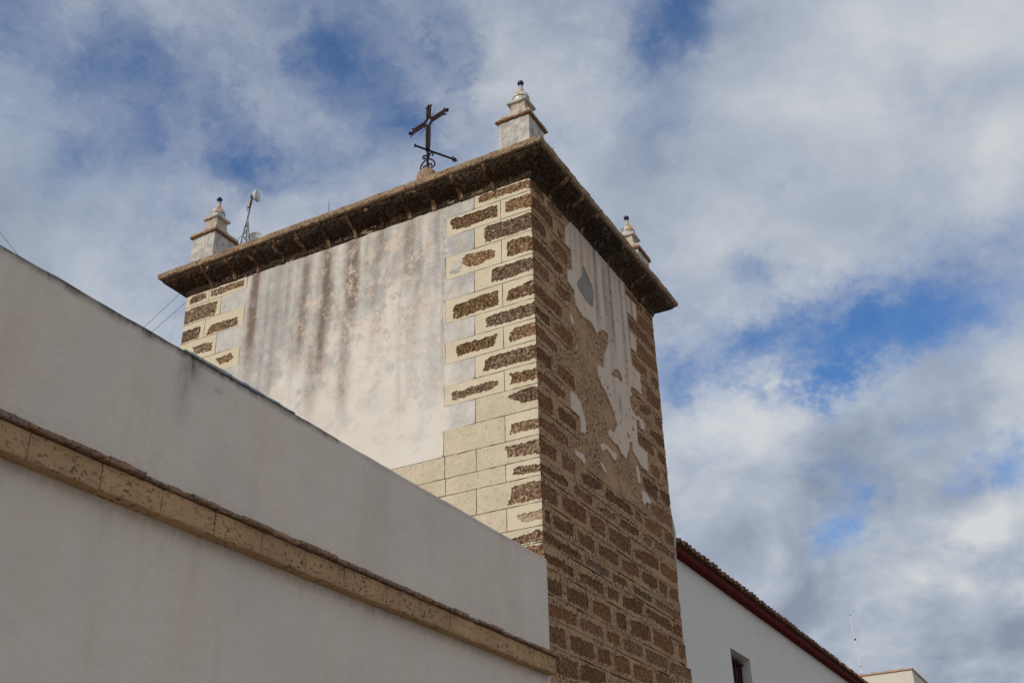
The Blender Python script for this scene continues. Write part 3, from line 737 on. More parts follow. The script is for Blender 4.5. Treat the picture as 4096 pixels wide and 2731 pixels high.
def m_plaster_left():
    t = NT('stained_lime_plaster')
    v = t.vec(world=True)
    R, G, B = t.attr()[:3]
    n = t.noise(2.3, 4, 0.6, v)
    c = t.mix(t.rng(n, 0.35, 0.65), (0.780, 0.705, 0.620), (0.790, 0.745, 0.680))
    n2 = t.noise(13, 5, 0.7, v)
    n3 = t.noise(45, 4, 0.7, v)
    n5 = t.noise(5.5, 6, 0.68, v)
    g = t.math('ADD', G, t.math('MULTIPLY', t.math('SUBTRACT', n2, 0.5), t.rng(G, 0.03, 0.35, 0, 1.3)))
    g = t.math('ADD', g, t.math('MULTIPLY', t.math('SUBTRACT', n5, 0.5), t.rng(G, 0.03, 0.35, 0, 1.5)), clamp=True)
    c = t.mix(t.math('MULTIPLY', g, 0.92), c, t.mix(n, (0.50, 0.500, 0.48), (0.38, 0.380, 0.362)))
    br = t.math('ADD', R, t.math('MULTIPLY', t.math('SUBTRACT', n3, 0.5), t.rng(R, 0.1, 0.5, 0, 1.1)))
    br = t.math('ADD', br, t.math('MULTIPLY', t.math('SUBTRACT', n5, 0.5), t.rng(R, 0.1, 0.5, 0, 0.9)), clamp=True)
    c = t.mix(br, c, t.mix(n3, (0.165, 0.115, 0.088), (0.26, 0.195, 0.155)))
    n6 = t.noise(2.9, 8, 0.74, v)
    c = t.mix(t.rng(n6, 0.50, 0.66, 0, 0.38), c, (0.47, 0.445, 0.41))
    n7 = t.noise(4.1, 8, 0.76, t.vec(world=True, scale=(1.1, 1, 0.9)))
    c = t.mix(t.math('MULTIPLY', t.rng(n7, 0.52, 0.58), t.rng(B, 0.15, 0.6, 0.0, 0.75)), c, (0.75, 0.605, 0.485))
    # flaked spots showing the peach undercoat
    fl = t.rng(t.noise(5.0, 9, 0.80, v), 0.545, 0.58)
    fl = t.math('MULTIPLY', fl, t.rng(t.noise(33, 5, 0.8, v), 0.40, 0.50))
    c = t.mix(t.math('MULTIPLY', fl, t.math('MULTIPLY', B, 0.85)), c, t.mix(n3, (0.76, 0.60, 0.46), (0.80, 0.71, 0.60)))
    sp = t.rng(t.voro(70, v), 0.10, 0.16, 1, 0)
    c = t.mix(t.math('MULTIPLY', sp, t.math('MULTIPLY', t.rng(n2, 0.55, 0.62), 0.5)), c, (0.20, 0.15, 0.11))
    nb = t.bump(t.noise(30, 5, 0.65, v), 0.006, 0.55)
    nb = t.bump(t.math('SUBTRACT', 1.0, t.math('MULTIPLY', fl, B)), 0.006, 0.8, nb)
    return t.done(c, nb, 0.92)
PLASTER_LM = m_plaster_left()

def m_plaster_right():
    t = NT('peeling_plaster')
    v = t.vec(world=True)
    R, G, B = t.attr()[:3]
    n = t.noise(2.6, 4, 0.6, t.vec(world=True, scale=(1, 1, 0.35)))
    c = t.mix(t.rng(n, 0.40, 0.66), (0.71, 0.570, 0.450), (0.71, 0.540, 0.405))
    n3 = t.noise(30, 4, 0.7, t.vec(world=True, scale=(1, 1, 0.5)))
    g = t.math('ADD', R, t.math('MULTIPLY', t.math('SUBTRACT', n3, 0.5), t.rng(R, 0.05, 0.4, 0, 1.0)), clamp=True)
    c = t.mix(g, c, t.mix(n, (0.16, 0.135, 0.125), (0.24, 0.18, 0.15)))
    sp = t.rng(t.noise(75, 3, 0.6, t.vec(world=True, scale=(1, 1, 0.55))), 0.70, 0.74)
    c = t.mix(t.math('MULTIPLY', sp, 0.7), c, (0.10, 0.08, 0.065))
    nb = t.bump(t.noise(24, 4, 0.6, v), 0.006, 0.4)
    return t.done(c, nb, 0.92)
PLASTER_RM = m_plaster_right()

def m_wall(name, a, b, streak=0.5):
    t = NT(name)
    v = t.vec(world=True)
    R, G, B = t.attr()[:3]
    n = t.noise(0.9, 4, 0.6, v)
    st = t.noise(2.2, 5, 0.65, t.vec(world=True, scale=(1, 1, 0.16)))
    c = t.mix(t.rng(n, 0.38, 0.64), a, b)
    c = t.mix(t.rng(st, 0.50, 0.72, 0, streak), c, tuple(x*0.80*(1-0.04*i) for i, x in enumerate(a)))
    c = t.mix(t.rng(t.noise(11, 4, 0.6, v), 0.55, 0.72, 0, 0.18), c, tuple(x*0.82 for x in a))
    c = t.mix(t.rng(t.noise(60, 3, 0.5, v), 0.70, 0.76, 0, 0.35), c, tuple(x*0.6 for x in a))
    n3 = t.noise(22, 5, 0.7, t.vec(world=True, scale=(1, 1, 0.35)))
    g = t.math('ADD', R, t.math('MULTIPLY', t.math('SUBTRACT', n3, 0.5), t.rng(R, 0.05, 0.4, 0, 1.2)), clamp=True)
    c = t.mix(g, c, (0.055, 0.050, 0.045))
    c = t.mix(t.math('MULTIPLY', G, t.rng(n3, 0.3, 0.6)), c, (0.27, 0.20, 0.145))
    sp = t.rng(t.voro(9, v), 0.012, 0.022, 1, 0)
    c = t.mix(t.math('MULTIPLY', sp, 0.6), c, (0.10, 0.075, 0.06))
    pk = t.rng(t.noise(1.6, 5, 0.7, t.vec(world=True, scale=(1, 1, 0.6))), 0.48, 0.66, 0, 0.30)
    c = t.mix(pk, c, (a[0]*0.95, a[1]*0.885, a[2]*0.85))
    ck = t.rng(t.voro(1.1, t.mix(0.12, t.vec(world=True), t.noise(2.5, 4, 0.6, v, out=1)), 'DISTANCE_TO_EDGE'), 0.0, 0.0035, 1, 0)
    ck = t.math('MULTIPLY', ck, t.rng(t.noise(1.3, 3, 0.5, v), 0.54, 0.62, 0, 0.32))
    c = t.mix(ck, c, tuple(x*0.45 for x in a))
    nb = t.bump(t.noise(4, 5, 0.6, v), 0.030, 0.6)
    nb = t.bump(t.noise(60, 4, 0.65, v), 0.004, 0.6, nb)
    return t.done(c, nb, 0.92)
WALL_M = m_wall('street_wall_render', (0.790, 0.678, 0.565), (0.740, 0.640, 0.540))
WHITE_M = m_wall('whitewashed_render', (0.765, 0.715, 0.665), (0.74, 0.695, 0.645), 0.18)
BOXW_M = m_wall('roof_cabin_whitewash', (0.74, 0.70, 0.60), (0.70, 0.66, 0.57), 0.3)

def m_string():
    t = NT('string_course_stone')
    v = t.vec(world=True)
    n = t.noise(4, 4, 0.6, v)
    c = t.mix(t.rng(n, 0.35, 0.65), (0.585, 0.355, 0.185), (0.50, 0.298, 0.152))
    pits = t.rng(t.noise(40, 4, 0.74, t.vec(world=True, scale=(1, 0.65, 1.2))), 0.575, 0.64)
    pits = t.math('MULTIPLY', pits, t.rng(t.noise(3.1, 3, 0.5, v), 0.40, 0.58, 0.25, 1.0))
    c = t.mix(t.math('MULTIPLY', pits, 0.85), c, (0.10, 0.060, 0.035))
    c = t.mix(t.rng(t.rand(), 0, 1, 0.0, 0.3), c, (0.30, 0.20, 0.12))
    nb = t.bump(t.math('SUBTRACT', 1.0, pits), 0.012, 1.0)
    nb = t.bump(t.noise(18, 4, 0.6, v), 0.008, 0.6, nb)
    return t.done(c, nb, 0.93)
STRING_M = m_string()

def m_brick(name, a, b, dark, moss=0.5):
    t = NT(name)
    v = t.vec(world=True)
    c = t.mix(t.rng(t.noise(18, 4, 0.6, v), 0.38, 0.62), a, b)
    c = t.mix(t.rng(t.rand(), 0, 1, 0, 0.55), c, dark)
    c = t.mix(t.rng(t.noise(33, 5, 0.7, v), 0.48, 0.62, 0, moss), c, (0.055, 0.045, 0.035))
    c = t.mix(t.rng(t.noise(14, 5, 0.7, v), 0.58, 0.68, 0, 0.6), c, (0.36, 0.33, 0.28))
    nb = t.bump(t.noise(45, 4, 0.7, v), 0.014, 0.8)
    return t.done(c, nb, 0.93)
BRICK_M = m_brick('weathered_drip_brick', (0.42, 0.25, 0.155), (0.34, 0.205, 0.13), (0.28, 0.21, 0.15), 0.7)
CAPBRICK_M = m_brick('terracotta_cap', (0.34, 0.135, 0.065), (0.28, 0.145, 0.080), (0.25, 0.165, 0.10), 0.5)
TILE_M = m_brick('terracotta_roof_tile', (0.34, 0.150, 0.080), (0.27, 0.145, 0.085), (0.17, 0.115, 0.075), 0.38)
COPING_M = m_brick('coping_tile', (0.56, 0.33, 0.20), (0.52, 0.36, 0.25), (0.50, 0.30, 0.19), 0.1)

def m_plain(name, col, rough=0.6, metal=0.0, var=0.15, scale=20, spec=0.3):
    t = NT(name)
    v = t.vec(world=True)
    n = t.noise(scale, 4, 0.6, v)
    c = t.mix(t.rng(n, 0.35, 0.65), col, tuple(x*(1-var*2) for x in col))
    t.b.inputs['Metallic'].default_value = metal
    t.b.inputs['Specular IOR Level'].default_value = spec
    return t.done(c, t.bump(n, 0.002, 0.3), rough)
IRON_M = m_plain('rusty_iron', (0.034, 0.014, 0.011), 0.8, 0.0, 0.3, 60)
BOARD_M = m_plain('oxblood_painted_board', (0.115, 0.014, 0.010), 0.9, 0.0, 0.12, 9, 0.08)
GRILLE_M = m_plain('oxblood_painted_grille', (0.085, 0.016, 0.012), 0.7, 0.0, 0.2, 30, 0.15)
SASH_M = m_plain('dark_timber_sash', (0.030, 0.022, 0.018), 0.6, 0.0, 0.2, 20)  # even, very dark brown for the window sash
GALV_M = m_plain('galvanised_steel', (0.20, 0.205, 0.21), 0.5, 0.3, 0.2, 30)
DISH_M = m_plain('white_radome', (0.64, 0.64, 0.63), 0.45, 0.0, 0.04, 10)
GREYBOX_M = m_plain('grey_plastic', (0.42, 0.41, 0.39), 0.5, 0.0, 0.1, 20)
BLACK_M = m_plain('black_rubber', (0.02, 0.02, 0.02), 0.6, 0.0, 0.1, 20)
FIBRE_M = m_plain('white_fibreglass', (0.80, 0.80, 0.80), 0.4, 0.0, 0.04, 20)
CABLE_M = m_plain('thin_black_cable', (0.05, 0.05, 0.055), 0.6, 0.0, 0.1, 20)
LEAD_M = m_plain('lead_flashing', (0.42, 0.47, 0.50), 0.5, 0.0, 0.2, 14)
TWIG_M = m_plain('dry_twig', (0.10, 0.09, 0.07), 0.9, 0.0, 0.2, 40)
LEAF_M = m_plain('weed_leaf', (0.09, 0.10, 0.035), 0.8, 0.0, 0.3, 40)
TERRACE_M = m_brick('terrace_tile', (0.34, 0.21, 0.14), (0.30, 0.19, 0.13), (0.26, 0.18, 0.13), 0.2)
CEMENT_M = m_mortar('grey_cement_repair', (0.315, 0.290, 0.245), (0.255, 0.236, 0.200), (0.18, 0.16, 0.135), 0.0, 0.6)
BOUNCE_SETTS_M = m_plain('pale_bounce_setts', (0.34, 0.305, 0.255), 0.85, 0.0, 0.15, 6)  # unseen street surface, made pale to bounce warm light onto the shaded walls
PAVING_M = m_plain('granite_paving', (0.40, 0.37, 0.32), 0.85, 0.0, 0.15, 6)
EARTH_M = m_plain('dry_ground', (0.30, 0.26, 0.20), 0.95, 0.0, 0.2, 0.5)
GLASS_M = m_plain('dark_window_glass', (0.015, 0.017, 0.02), 0.12, 0.0, 0.0, 5, 0.5)

def m_pinnacle():
    t = NT('pinnacle_limewash')
    v = t.vec(world=True)
    n = t.noise(6, 5, 0.6, v)
    c = t.mix(t.rng(n, 0.40, 0.60), (0.66, 0.62, 0.55), (0.42, 0.42, 0.40))
    c = t.mix(t.rng(t.noise(14, 4, 0.6, v), 0.56, 0.66, 0, 0.55), c, (0.56, 0.40, 0.24))
    c = t.mix(t.rng(t.noise(48, 4, 0.7, v), 0.58, 0.70, 0, 0.6), c, (0.22, 0.18, 0.14))
    c = t.mix(t.rng(t.noise(9, 5, 0.7, t.vec(world=True, scale=(1.6, 1.6, 0.22))), 0.54, 0.68, 0, 0.6), c, (0.25, 0.215, 0.18))
    nb = t.bump(t.noise(26, 5, 0.65, v), 0.016, 0.8)
    return t.done(c, nb, 0.92)
PINN_M = m_pinnacle()

def m_neck():
    t = NT('weathered_neck_render')
    v = t.vec(world=True)
    n = t.noise(11, 5, 0.65, v)
    c = t.ramp(n, [(0.36, (0.36, 0.33, 0.28)), (0.48, (0.58, 0.46, 0.32)), (0.60, (0.62, 0.58, 0.51))])
    c = t.mix(t.rng(t.noise(40, 4, 0.7, v), 0.55, 0.68, 0, 0.8), c, (0.15, 0.115, 0.085))
    return t.done(c, t.bump(t.noise(34, 5, 0.7, v), 0.018, 0.9), 0.94)
NECK_M = m_neck()

def m_ceramic():
    t = NT('painted_glazed_ceramic')
    v = t.vec()
    sp = t.N.new('ShaderNodeSeparateXYZ')
    t.L.new(t.tc.outputs['Object'], sp.inputs[0])
    z = sp.outputs[2]
    W_ = (0.62, 0.60, 0.54); BL = (0.030, 0.030, 0.11); YE = (0.66, 0.36, 0.05); OR = (0.60, 0.15, 0.03); GR = (0.12, 0.20, 0.05)
    fl = t.voro(22, v, out='Color')
    sc_ = t.N.new('ShaderNodeSeparateColor')
    t.L.new(fl, sc_.inputs[0])
    pat = t.ramp(sc_.outputs[0], [(0.0, W_), (0.28, YE), (0.50, OR), (0.64, W_), (0.80, GR), (0.90, YE)], 'CONSTANT')
    pat = t.mix(t.rng(t.voro(22, v, 'DISTANCE_TO_EDGE'), 0.02, 0.05, 0.5, 0.0), pat, W_)
    neck = t.ramp(t.voro(60, v), [(0.0, OR), (0.28, YE), (0.5, W_)], 'CONSTANT')
    # bands by height above the slab
    c = t.mix(t.rng(z, 0.073, 0.075), W_, BL)
    c = t.mix(t.rng(z, 0.083, 0.085), c, pat)
    c = t.mix(t.rng(z, 0.190, 0.192), c, BL)
    c = t.mix(t.rng(z, 0.198, 0.200), c, W_)
    c = t.mix(t.rng(z, 0.206, 0.208), c, BL)
    c = t.mix(t.rng(z, 0.213, 0.215), c, neck)
    c = t.mix(t.rng(z, 0.266, 0.268), c, W_)
    c = t.mix(t.rng(z, 0.278, 0.280), c, (0.10, 0.12, 0.30))
    c = t.mix(t.rng(z, 0.290, 0.292), c, W_)
    c = t.mix(t.rng(z, 0.305, 0.307), c, (0.10, 0.12, 0.30))
    t.b.inputs['Specular IOR Level'].default_value = 0.5
    return t.done(c, None, 0.28)
CERAMIC_M = m_ceramic()
COBALT_M = m_plain('cobalt_glaze', (0.013, 0.012, 0.065), 0.10, 0.0, 0.0, 5, 0.5)

# ------------------------------------------------------------------ the ground and the street
def sheet(name, x0, x1, y0, y1, z, mat):
    o = mesh_obj(name, [(x0,y0,z),(x1,y0,z),(x1,y1,z),(x0,y1,z)], [(0,1,2,3)], mat)
    o['kind'] = 'structure'
    return o
sheet('ground', -2500, 2500, -2500, 2500, 0.0, EARTH_M)
sheet('street', 1.6, 7.4, -120, 160, 0.004, BOUNCE_SETTS_M)
pv = MB(); pv.box(0.05, 1.6, -120, 160, 0.0, 0.12)
o = pv.build('pavement', PAVING_M); o['kind'] = 'structure'
pv = MB(); pv.box(7.4, 9.0, -120, 160, 0.0, 0.12)
o = pv.build('pavement', PAVING_M); o['kind'] = 'structure'

# ------------------------------------------------------------------ the tower
tower = thing('bell_tower', (0, 0, 0), 'square stone tower with cream quoins, stained plaster and a heavy dark cornice', 'tower')

core = MB()
core.box(-TW+0.055, -0.055, 0.017, TD-0.055, 0.0, 9.90)
core.build('wall_core', JOINT, tower)

def hs_stone(seed, base=-0.005, amp=0.007):
    def f(u, z):
        return base + amp*(fbm(u*38+seed*3.1, z*38, seed, 3, 0.6)-0.5)*2.2
    return f

# traced outlines, crumbled once so that stone and surrounding render share them
L_OUT = [(k, jag(p, 0.019, 0.012, 100+i, (0.0, -TW))) for i, (k, p) in enumerate(LSTONES + [(17, [(-.33,5.112),(-.15,5.112),(0.0,5.112),(0.0,4.90),(-.2,4.90),(-.35,4.90)])])]
R_OUT = [(k, jag(p, 0.020, 0.013, 300+i, (0.0, TD))) for i, (k, p) in enumerate(RSTONES)]

# sunlit face: quoin blocks of cream render, a rough stone showing in each
NEARJ = {0:[-.771],1:[-1.171,-.409],2:[-.771],3:[-1.171,-.408],4:[-.772],5:[-1.171,-.406],6:[-.773],7:[-1.168,-.405],8:[-.772],9:[-1.17,-.405],10:[-.77],11:[-1.175,-.407],
         12:[-2.60,-1.93,-1.16,-.766],13:[-2.60,-1.75,-1.147,-.409],14:[-2.60,-2.0,-1.45,-.766],15:[-2.6,-1.8,-1.1,-.409],16:[-2.6,-2.0,-1.3,-.75],17:[-1.3,-.75]}
FARJ = {0:[-4.984,-4.310],1:[-4.741],2:[-4.985,-4.303],3:[-4.742],4:[-4.985,-4.308],5:[-4.742],6:[-4.985,-4.308],7:[-4.742],8:[-4.985,-4.308],9:[-4.742],10:[-4.985,-4.308],11:[-4.742]}
def flat_h(seed, base=0.0, amp=0.003, f=6.0):
    return lambda u, z: base + amp*(fbm(u*f+seed, z*f, seed, 3)-0.5)*2
bi = 0
def quoin(u0, u1, z0, z1, k, rough):
    global bi
    bi += 1
    g = 0.0045
    a0 = u0 if abs(u0+TW) < 1e-6 else u0+g
    a1 = u1 if abs(u1) < 1e-6 else u1-g
    rect = jag([(a0, z0+g), (a1, z0+g), (a1, z1-g), (a0, z1-g)], 0.07, 0.0022, bi, (0.0, -TW))
    hol = [p for kk, p in L_OUT if kk == k and u0-0.02 < sum(q[0] for q in p)/len(p) < u1+0.02]
    relief_sheet('quoin_block', 'L', rect, hol, MORTAR_RUFF if rough else MORTAR_L, tower, flat_h(bi, 0.004, 0.005 if rough else 0.003, 14 if rough else 6), -0.010, 0.06, bi, skip=(0.0, -TW))
for k, js in NEARJ.items():
    xs = js + [0.0]
    for a, b in zip(xs[:-1], xs[1:]):
        quoin(a, b, CZ[k+1], CZ[k], k, k >= 10 and a < -0.45)
for k, js in FARJ.items():
    xs = [-TW] + js
    for a, b in zip(xs[:-1], xs[1:]):
        quoin(a, b, CZ[k+1], CZ[k], k, False)
for i, (k, p) in enumerate(L_OUT):
    mat = STONE_PALE if k == 15 else STONE
    relief_sheet('exposed_stone', 'L', p, [], mat, tower, hs_stone(500+i), -0.05, 0.045, 900+i, skip=(0.0, -TW))
# peach undercoat patch beside one stone
pp = jag([(-1.11,8.62),(-1.05,8.79),(-0.93,8.80),(-0.95,8.66),(-1.0,8.60)], 0.03, 0.012, 77)
relief_sheet('undercoat_patch', 'L', pp, [], PINN_M, tower, flat_h(5, 0.0075, 0.002), 0.0, 0.05, 78)

# stained plaster field between the quoins
near_b = [(NEARJ[k][0], CZ[k], CZ[k+1]) for k in range(12)]
far_b = [(FARJ[k][-1], CZ[k], CZ[k+1]) for k in range(12)]
outl = []
for u, za, zb in near_b:
    outl += [(u-0.005, za-0.002), (u-0.005, zb+0.002)]
for u, za, zb in far_b[::-1]:
    outl += [(u+0.005, zb+0.002), (u+0.005, za-0.002)]
# small course offsets keep the teeth clear of the quoins
fix = []
for i, (u, z) in enumerate(outl):
    fix.append((u, z))
STREAKS = [(-4.15,9.63,8.2,.085,.95),(-3.31,9.6,8.0,.075,.75),(-2.98,9.6,7.7,.085,.9),(-2.56,9.6,8.3,.10,.9),(-2.60,8.5,7.1,.07,.55),(-2.13,9.6,8.9,.10,.65),(-1.70,9.6,8.6,.075,.9),(-1.31,9.6,8.75,.06,.40),(-3.62,9.5,8.5,.05,.25),(-3.1,8.2,7.2,.09,.45),(-1.9,9.3,8.7,.05,.35),(-2.35,9.4,8.7,.05,.35)]
WHITES = [(-2.76,9.66,8.8,.07,1.0),(-4.27,9.66,9.35,.03,.8),(-1.94,9.66,9.25,.05,.8),(-1.47,9.66,9.1,.06,.6),(-3.48,9.66,9.0,.06,.6),(-3.14,9.66,8.7,.04,.6),(-.95,9.66,9.2,.05,.4)]
_rs = random.Random(42)
for _k in range(46):
    _x = _rs.uniform(-4.28, -0.95); _l = _rs.choice([0.5, 0.8, 1.2, 1.8, 2.4])
    STREAKS.append((_x, 9.63 - (_rs.uniform(0, 1.2) if _rs.random() < 0.3 else 0), 9.63-_l*_rs.uniform(0.7, 1.2), _rs.uniform(0.016, 0.05), _rs.uniform(0.12, 0.42)))
for _k in range(16):
    WHITES.append((_rs.uniform(-4.2, -1.0), 9.66, 9.63-_rs.uniform(0.3, 1.4), _rs.uniform(0.02, 0.05), _rs.uniform(0.3, 0.7)))
def stain_left(u, z):
    t = (z-6.3)/3.325
    wob = 0.03*(fbm(z*1.3, u*0, 3, 3)-0.5)*2
    br = np.zeros_like(u); wh = np.zeros_like(u)
    for x, za, zb, w, s in STREAKS:
        prof = sstep(zb-0.35, zb+0.55, z)*(1-0.25*sstep(za-0.12, za, z))*(z <= za+0.2)
        wv = w*(0.85+0.6*fbm(z*2.2, u*0+x, 11, 2))
        br = np.maximum(br, s*prof*np.exp(-((u-x-wob*1.2)/wv)**2))
    for x, za, zb, w, s in WHITES:
        prof = sstep(zb-0.4, zb+0.3, z)
        wh = np.maximum(wh, s*prof*np.exp(-((u-x-wob)/w)**2))
    br *= 0.70+0.95*fbm(u*9, z*3.0, 21, 5, 0.6)
    col = fbm(u*3.4, z*0.5, 31, 5)                       # vertical grey washes
    blob = fbm(u*2.6, z*2.3, 41, 6, 0.55)
    edge = 0.44 + 0.20*sstep(-3.4, -2.3, u) - 0.30*sstep(-1.75, -1.15, u)*0.5
    low = sstep(edge-0.16, edge+0.10, t + 0.75*(blob-0.5))
    fine = fbm(u*11, z*0.7, 37, 4, 0.6)
    grey = low*(0.52+0.48*sstep(0.38, 0.58, 0.42*col+0.20*blob+0.38*fine))
    grey = np.maximum(grey, 0.40*sstep(0.56, 0.70, fbm(u*5.5, z*4.2, 47, 5, 0.6))*sstep(0.10, 0.26, t))
    grey = np.maximum(grey, 0.80*np.exp(-((u+1.34)/.14)**2)*sstep(6.7, 7.2, z)*(0.35+0.75*blob))
    grey = np.maximum(grey, 0.5*np.exp(-((u+2.16)/.16)**2-((z-7.2)/.14)**2)*(0.3+1.1*fbm(u*9, z*9, 63, 3)))
    grey = np.maximum(grey, 0.62*sstep(-1.16, -1.05, u)*(0.2+1.1*fbm(u*5, z*5, 61, 3)))
    grey = np.maximum(grey, 0.62*(1-sstep(-4.45, -4.33, u))*(0.2+1.1*fbm(u*5, z*5, 62, 3)))
    grey *= (1-0.8*wh)
    br *= (1-0.7*wh)
    fleck = sstep(0.12, 0.40, t)*(0.25+0.75*np.exp(-((u+2.2)/1.0)**2-((z-8.75)/.75)**2))
    return np.stack([np.clip(br,0,1), np.clip(grey,0,1), np.clip(fleck,0,1), np.ones_like(u)], 1)
relief_sheet('plaster_panel', 'L', fix, [], PLASTER_LM, tower, lambda u, z: 0.002 + 0.005*(fbm(u*1.5, z*1.5, 5, 3)-0.5) + 0.002*(fbm(u*14, z*14, 6, 3)-0.5), -0.011, 0.032, 51, stain=stain_left, smooth=True)

# street face: courses of mortar with the stones set back in it
for k in range(22):
    far = TD if k < 19 else (3.99 if k == 19 else (3.90 if k == 20 else 4.02))
    if k == 18: far = 3.85
    top = CZ[k]
    bot = CZ[k+1]
    n = 64
    us = np.linspace(0, far, n)
    # the scored joint line opens and closes along the course
    coat = sstep(0.85, 1.05, us)*(1-sstep(2.72, 2.92, us))      # under the plaster the base coat has no scored joints
    def score(kk):
        return (0.0028+0.0060*sstep(0.45, 0.62, fbm(us*2.3, us*0+kk, 71, 3)))*(1-coat*(1 if kk < 12 else 0))*(0 if kk == 0 else 1)
    wt = score(k)
    wb = score(k+1)
    rect = [(float(us[i]), float(bot+wb[i])) for i in range(n)] + [(float(us[i]), float(top-wt[i])) for i in range(n-1, -1, -1)]
    hol = [p for kk, p in R_OUT if kk == k]
    if k == 19:
        hol = [[(min(q[0], 3.99), q[1]) for q in p] for p in hol]
    def hm(u, z, k=k):
        zone = sstep(0.45, 0.62, fbm(u*1.6, z*1.6, 91, 3))
        return 0.0 + 0.004*(fbm(u*5, z*5, 92+k, 3)-0.5)*2 + zone*0.014*(fbm(u*20, z*20, 93, 3)-0.5)*2
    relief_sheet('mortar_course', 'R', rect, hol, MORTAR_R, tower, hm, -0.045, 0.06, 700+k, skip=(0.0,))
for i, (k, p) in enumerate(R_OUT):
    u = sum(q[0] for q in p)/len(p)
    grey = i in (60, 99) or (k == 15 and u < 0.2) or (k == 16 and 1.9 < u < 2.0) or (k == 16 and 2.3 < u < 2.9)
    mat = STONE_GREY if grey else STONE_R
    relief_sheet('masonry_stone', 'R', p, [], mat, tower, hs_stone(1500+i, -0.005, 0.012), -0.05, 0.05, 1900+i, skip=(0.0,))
# the courses below, down to the pavement, and the sides away from the street
low = MB()
low.box(-0.35, -0.004, 0.0, TD+0.20, 0.0, CZ[-1])
low.build('lower_masonry', MORTAR_R, tower)
side = MB()
side.box(-TW, -TW+0.05, 0.03, TD-0.02, 0.0, 9.625)
side.box(-TW+0.05, -0.06, TD-0.05, TD, 0.0, 9.625)
side.build('rear_walls', MORTAR_R, tower)

# what is left of the plaster on the street face
def stain_right(u, z):
    s = np.zeros_like(u)
    for x, zb, w, a in [(1.15,9.0,.05,.5),(1.32,8.7,.05,.75),(1.55,8.9,.04,.5),(1.75,8.3,.06,.8),(2.02,8.55,.05,.8),(2.22,8.2,.06,.85),(2.42,8.9,.04,.6),(2.58,7.9,.05,.75),(2.78,8.5,.04,.8),(2.95,8.8,.05,.75),(1.0,8.95,.06,.35),(2.10,7.5,.05,.45)]:
        s = np.maximum(s, a*sstep(zb-0.25, zb+0.5, z)*np.exp(-((u-x-0.05*(fbm(z*1.6, u*0+x, 7, 2)-0.5))/w)**2))
    s *= 0.35+1.0*fbm(u*9, z*2.4, 17, 4)
    s = np.maximum(s, 0.5*sstep(9.35, 9.62, z)*fbm(u*6, z*3, 19, 3))
    s = np.maximum(s, 0.7*np.exp(-((u-2.25)/.05)**2 - ((z-7.55)/.13)**2))
    return np.stack([np.clip(s,0,1), s*0, s*0, np.ones_like(s)], 1)
PO = jag([(u, min(z, 9.615)) for u, z in PLASTER_R], 0.022, 0.010, 5)
PH = [jag(h, 0.024, 0.008, 20+i) for i, h in enumerate(PLASTER_HOLES)]
_rf = random.Random(8)
_pa = np.array(PLASTER_R)
_made = []
while len(_made) < 46:
    if _rf.random() < 0.6:                      # flakes gather along the broken edge
        q_ = PLASTER_R[_rf.randrange(len(PLASTER_R))]
        c_ = (q_[0]+_rf.gauss(0, 0.09), q_[1]+_rf.gauss(0, 0.12))
    else:
        c_ = (_rf.uniform(0.9, 3.2), _rf.uniform(6.6, 9.5))
    r_ = _rf.uniform(0.006, 0.022)
    loop_ = [(c_[0]+r_*_rf.uniform(.6,1.3)*math.cos(a_*0.785), c_[1]+1.5*r_*_rf.uniform(.6,1.3)*math.sin(a_*0.785)) for a_ in range(8)]
    pts_ = np.array(loop_)
    if not inside(PO, pts_).all(): continue
    dmin = np.sqrt(((np.array(PO)[None]-pts_[:,None])**2).sum(2)).min()
    if dmin < 0.012: continue
    if any(inside(h_, pts_).any() or np.sqrt(((np.array(h_)[None]-pts_[:,None])**2).sum(2)).min() < 0.01 for h_ in PH+_made): continue
    _made.append(loop_)
PH0 = PH[0]
PH = PH + _made
relief_sheet('plaster_remnant', 'R', PO, PH, PLASTER_RM, tower, lambda u, z: 0.017 + 0.008*(fbm(u*1.4, z*1.4, 5, 3)-0.5)*2, -0.004, 0.04, 52, stain=stain_right)
for i, b in enumerate(PLASTER_BITS):
    relief_sheet('plaster_remnant', 'R', jag(b, 0.022, 0.006, 40+i), [], PLASTER_RM, tower, lambda u, z: 0.012 + 0.003*(fbm(u*3, z*3, 5, 2)-0.5), -0.004, 0.07, 60+i, stain=lambda u, z: np.zeros((len(u), 4))+[0,0,0,1])
relief_sheet('cement_patch', 'R', PH0, [], CEMENT_M, tower, lambda u, z: 0.009 + 0.004*(fbm(u*6, z*6, 5, 3)-0.5), 0.0, 0.05, 53)

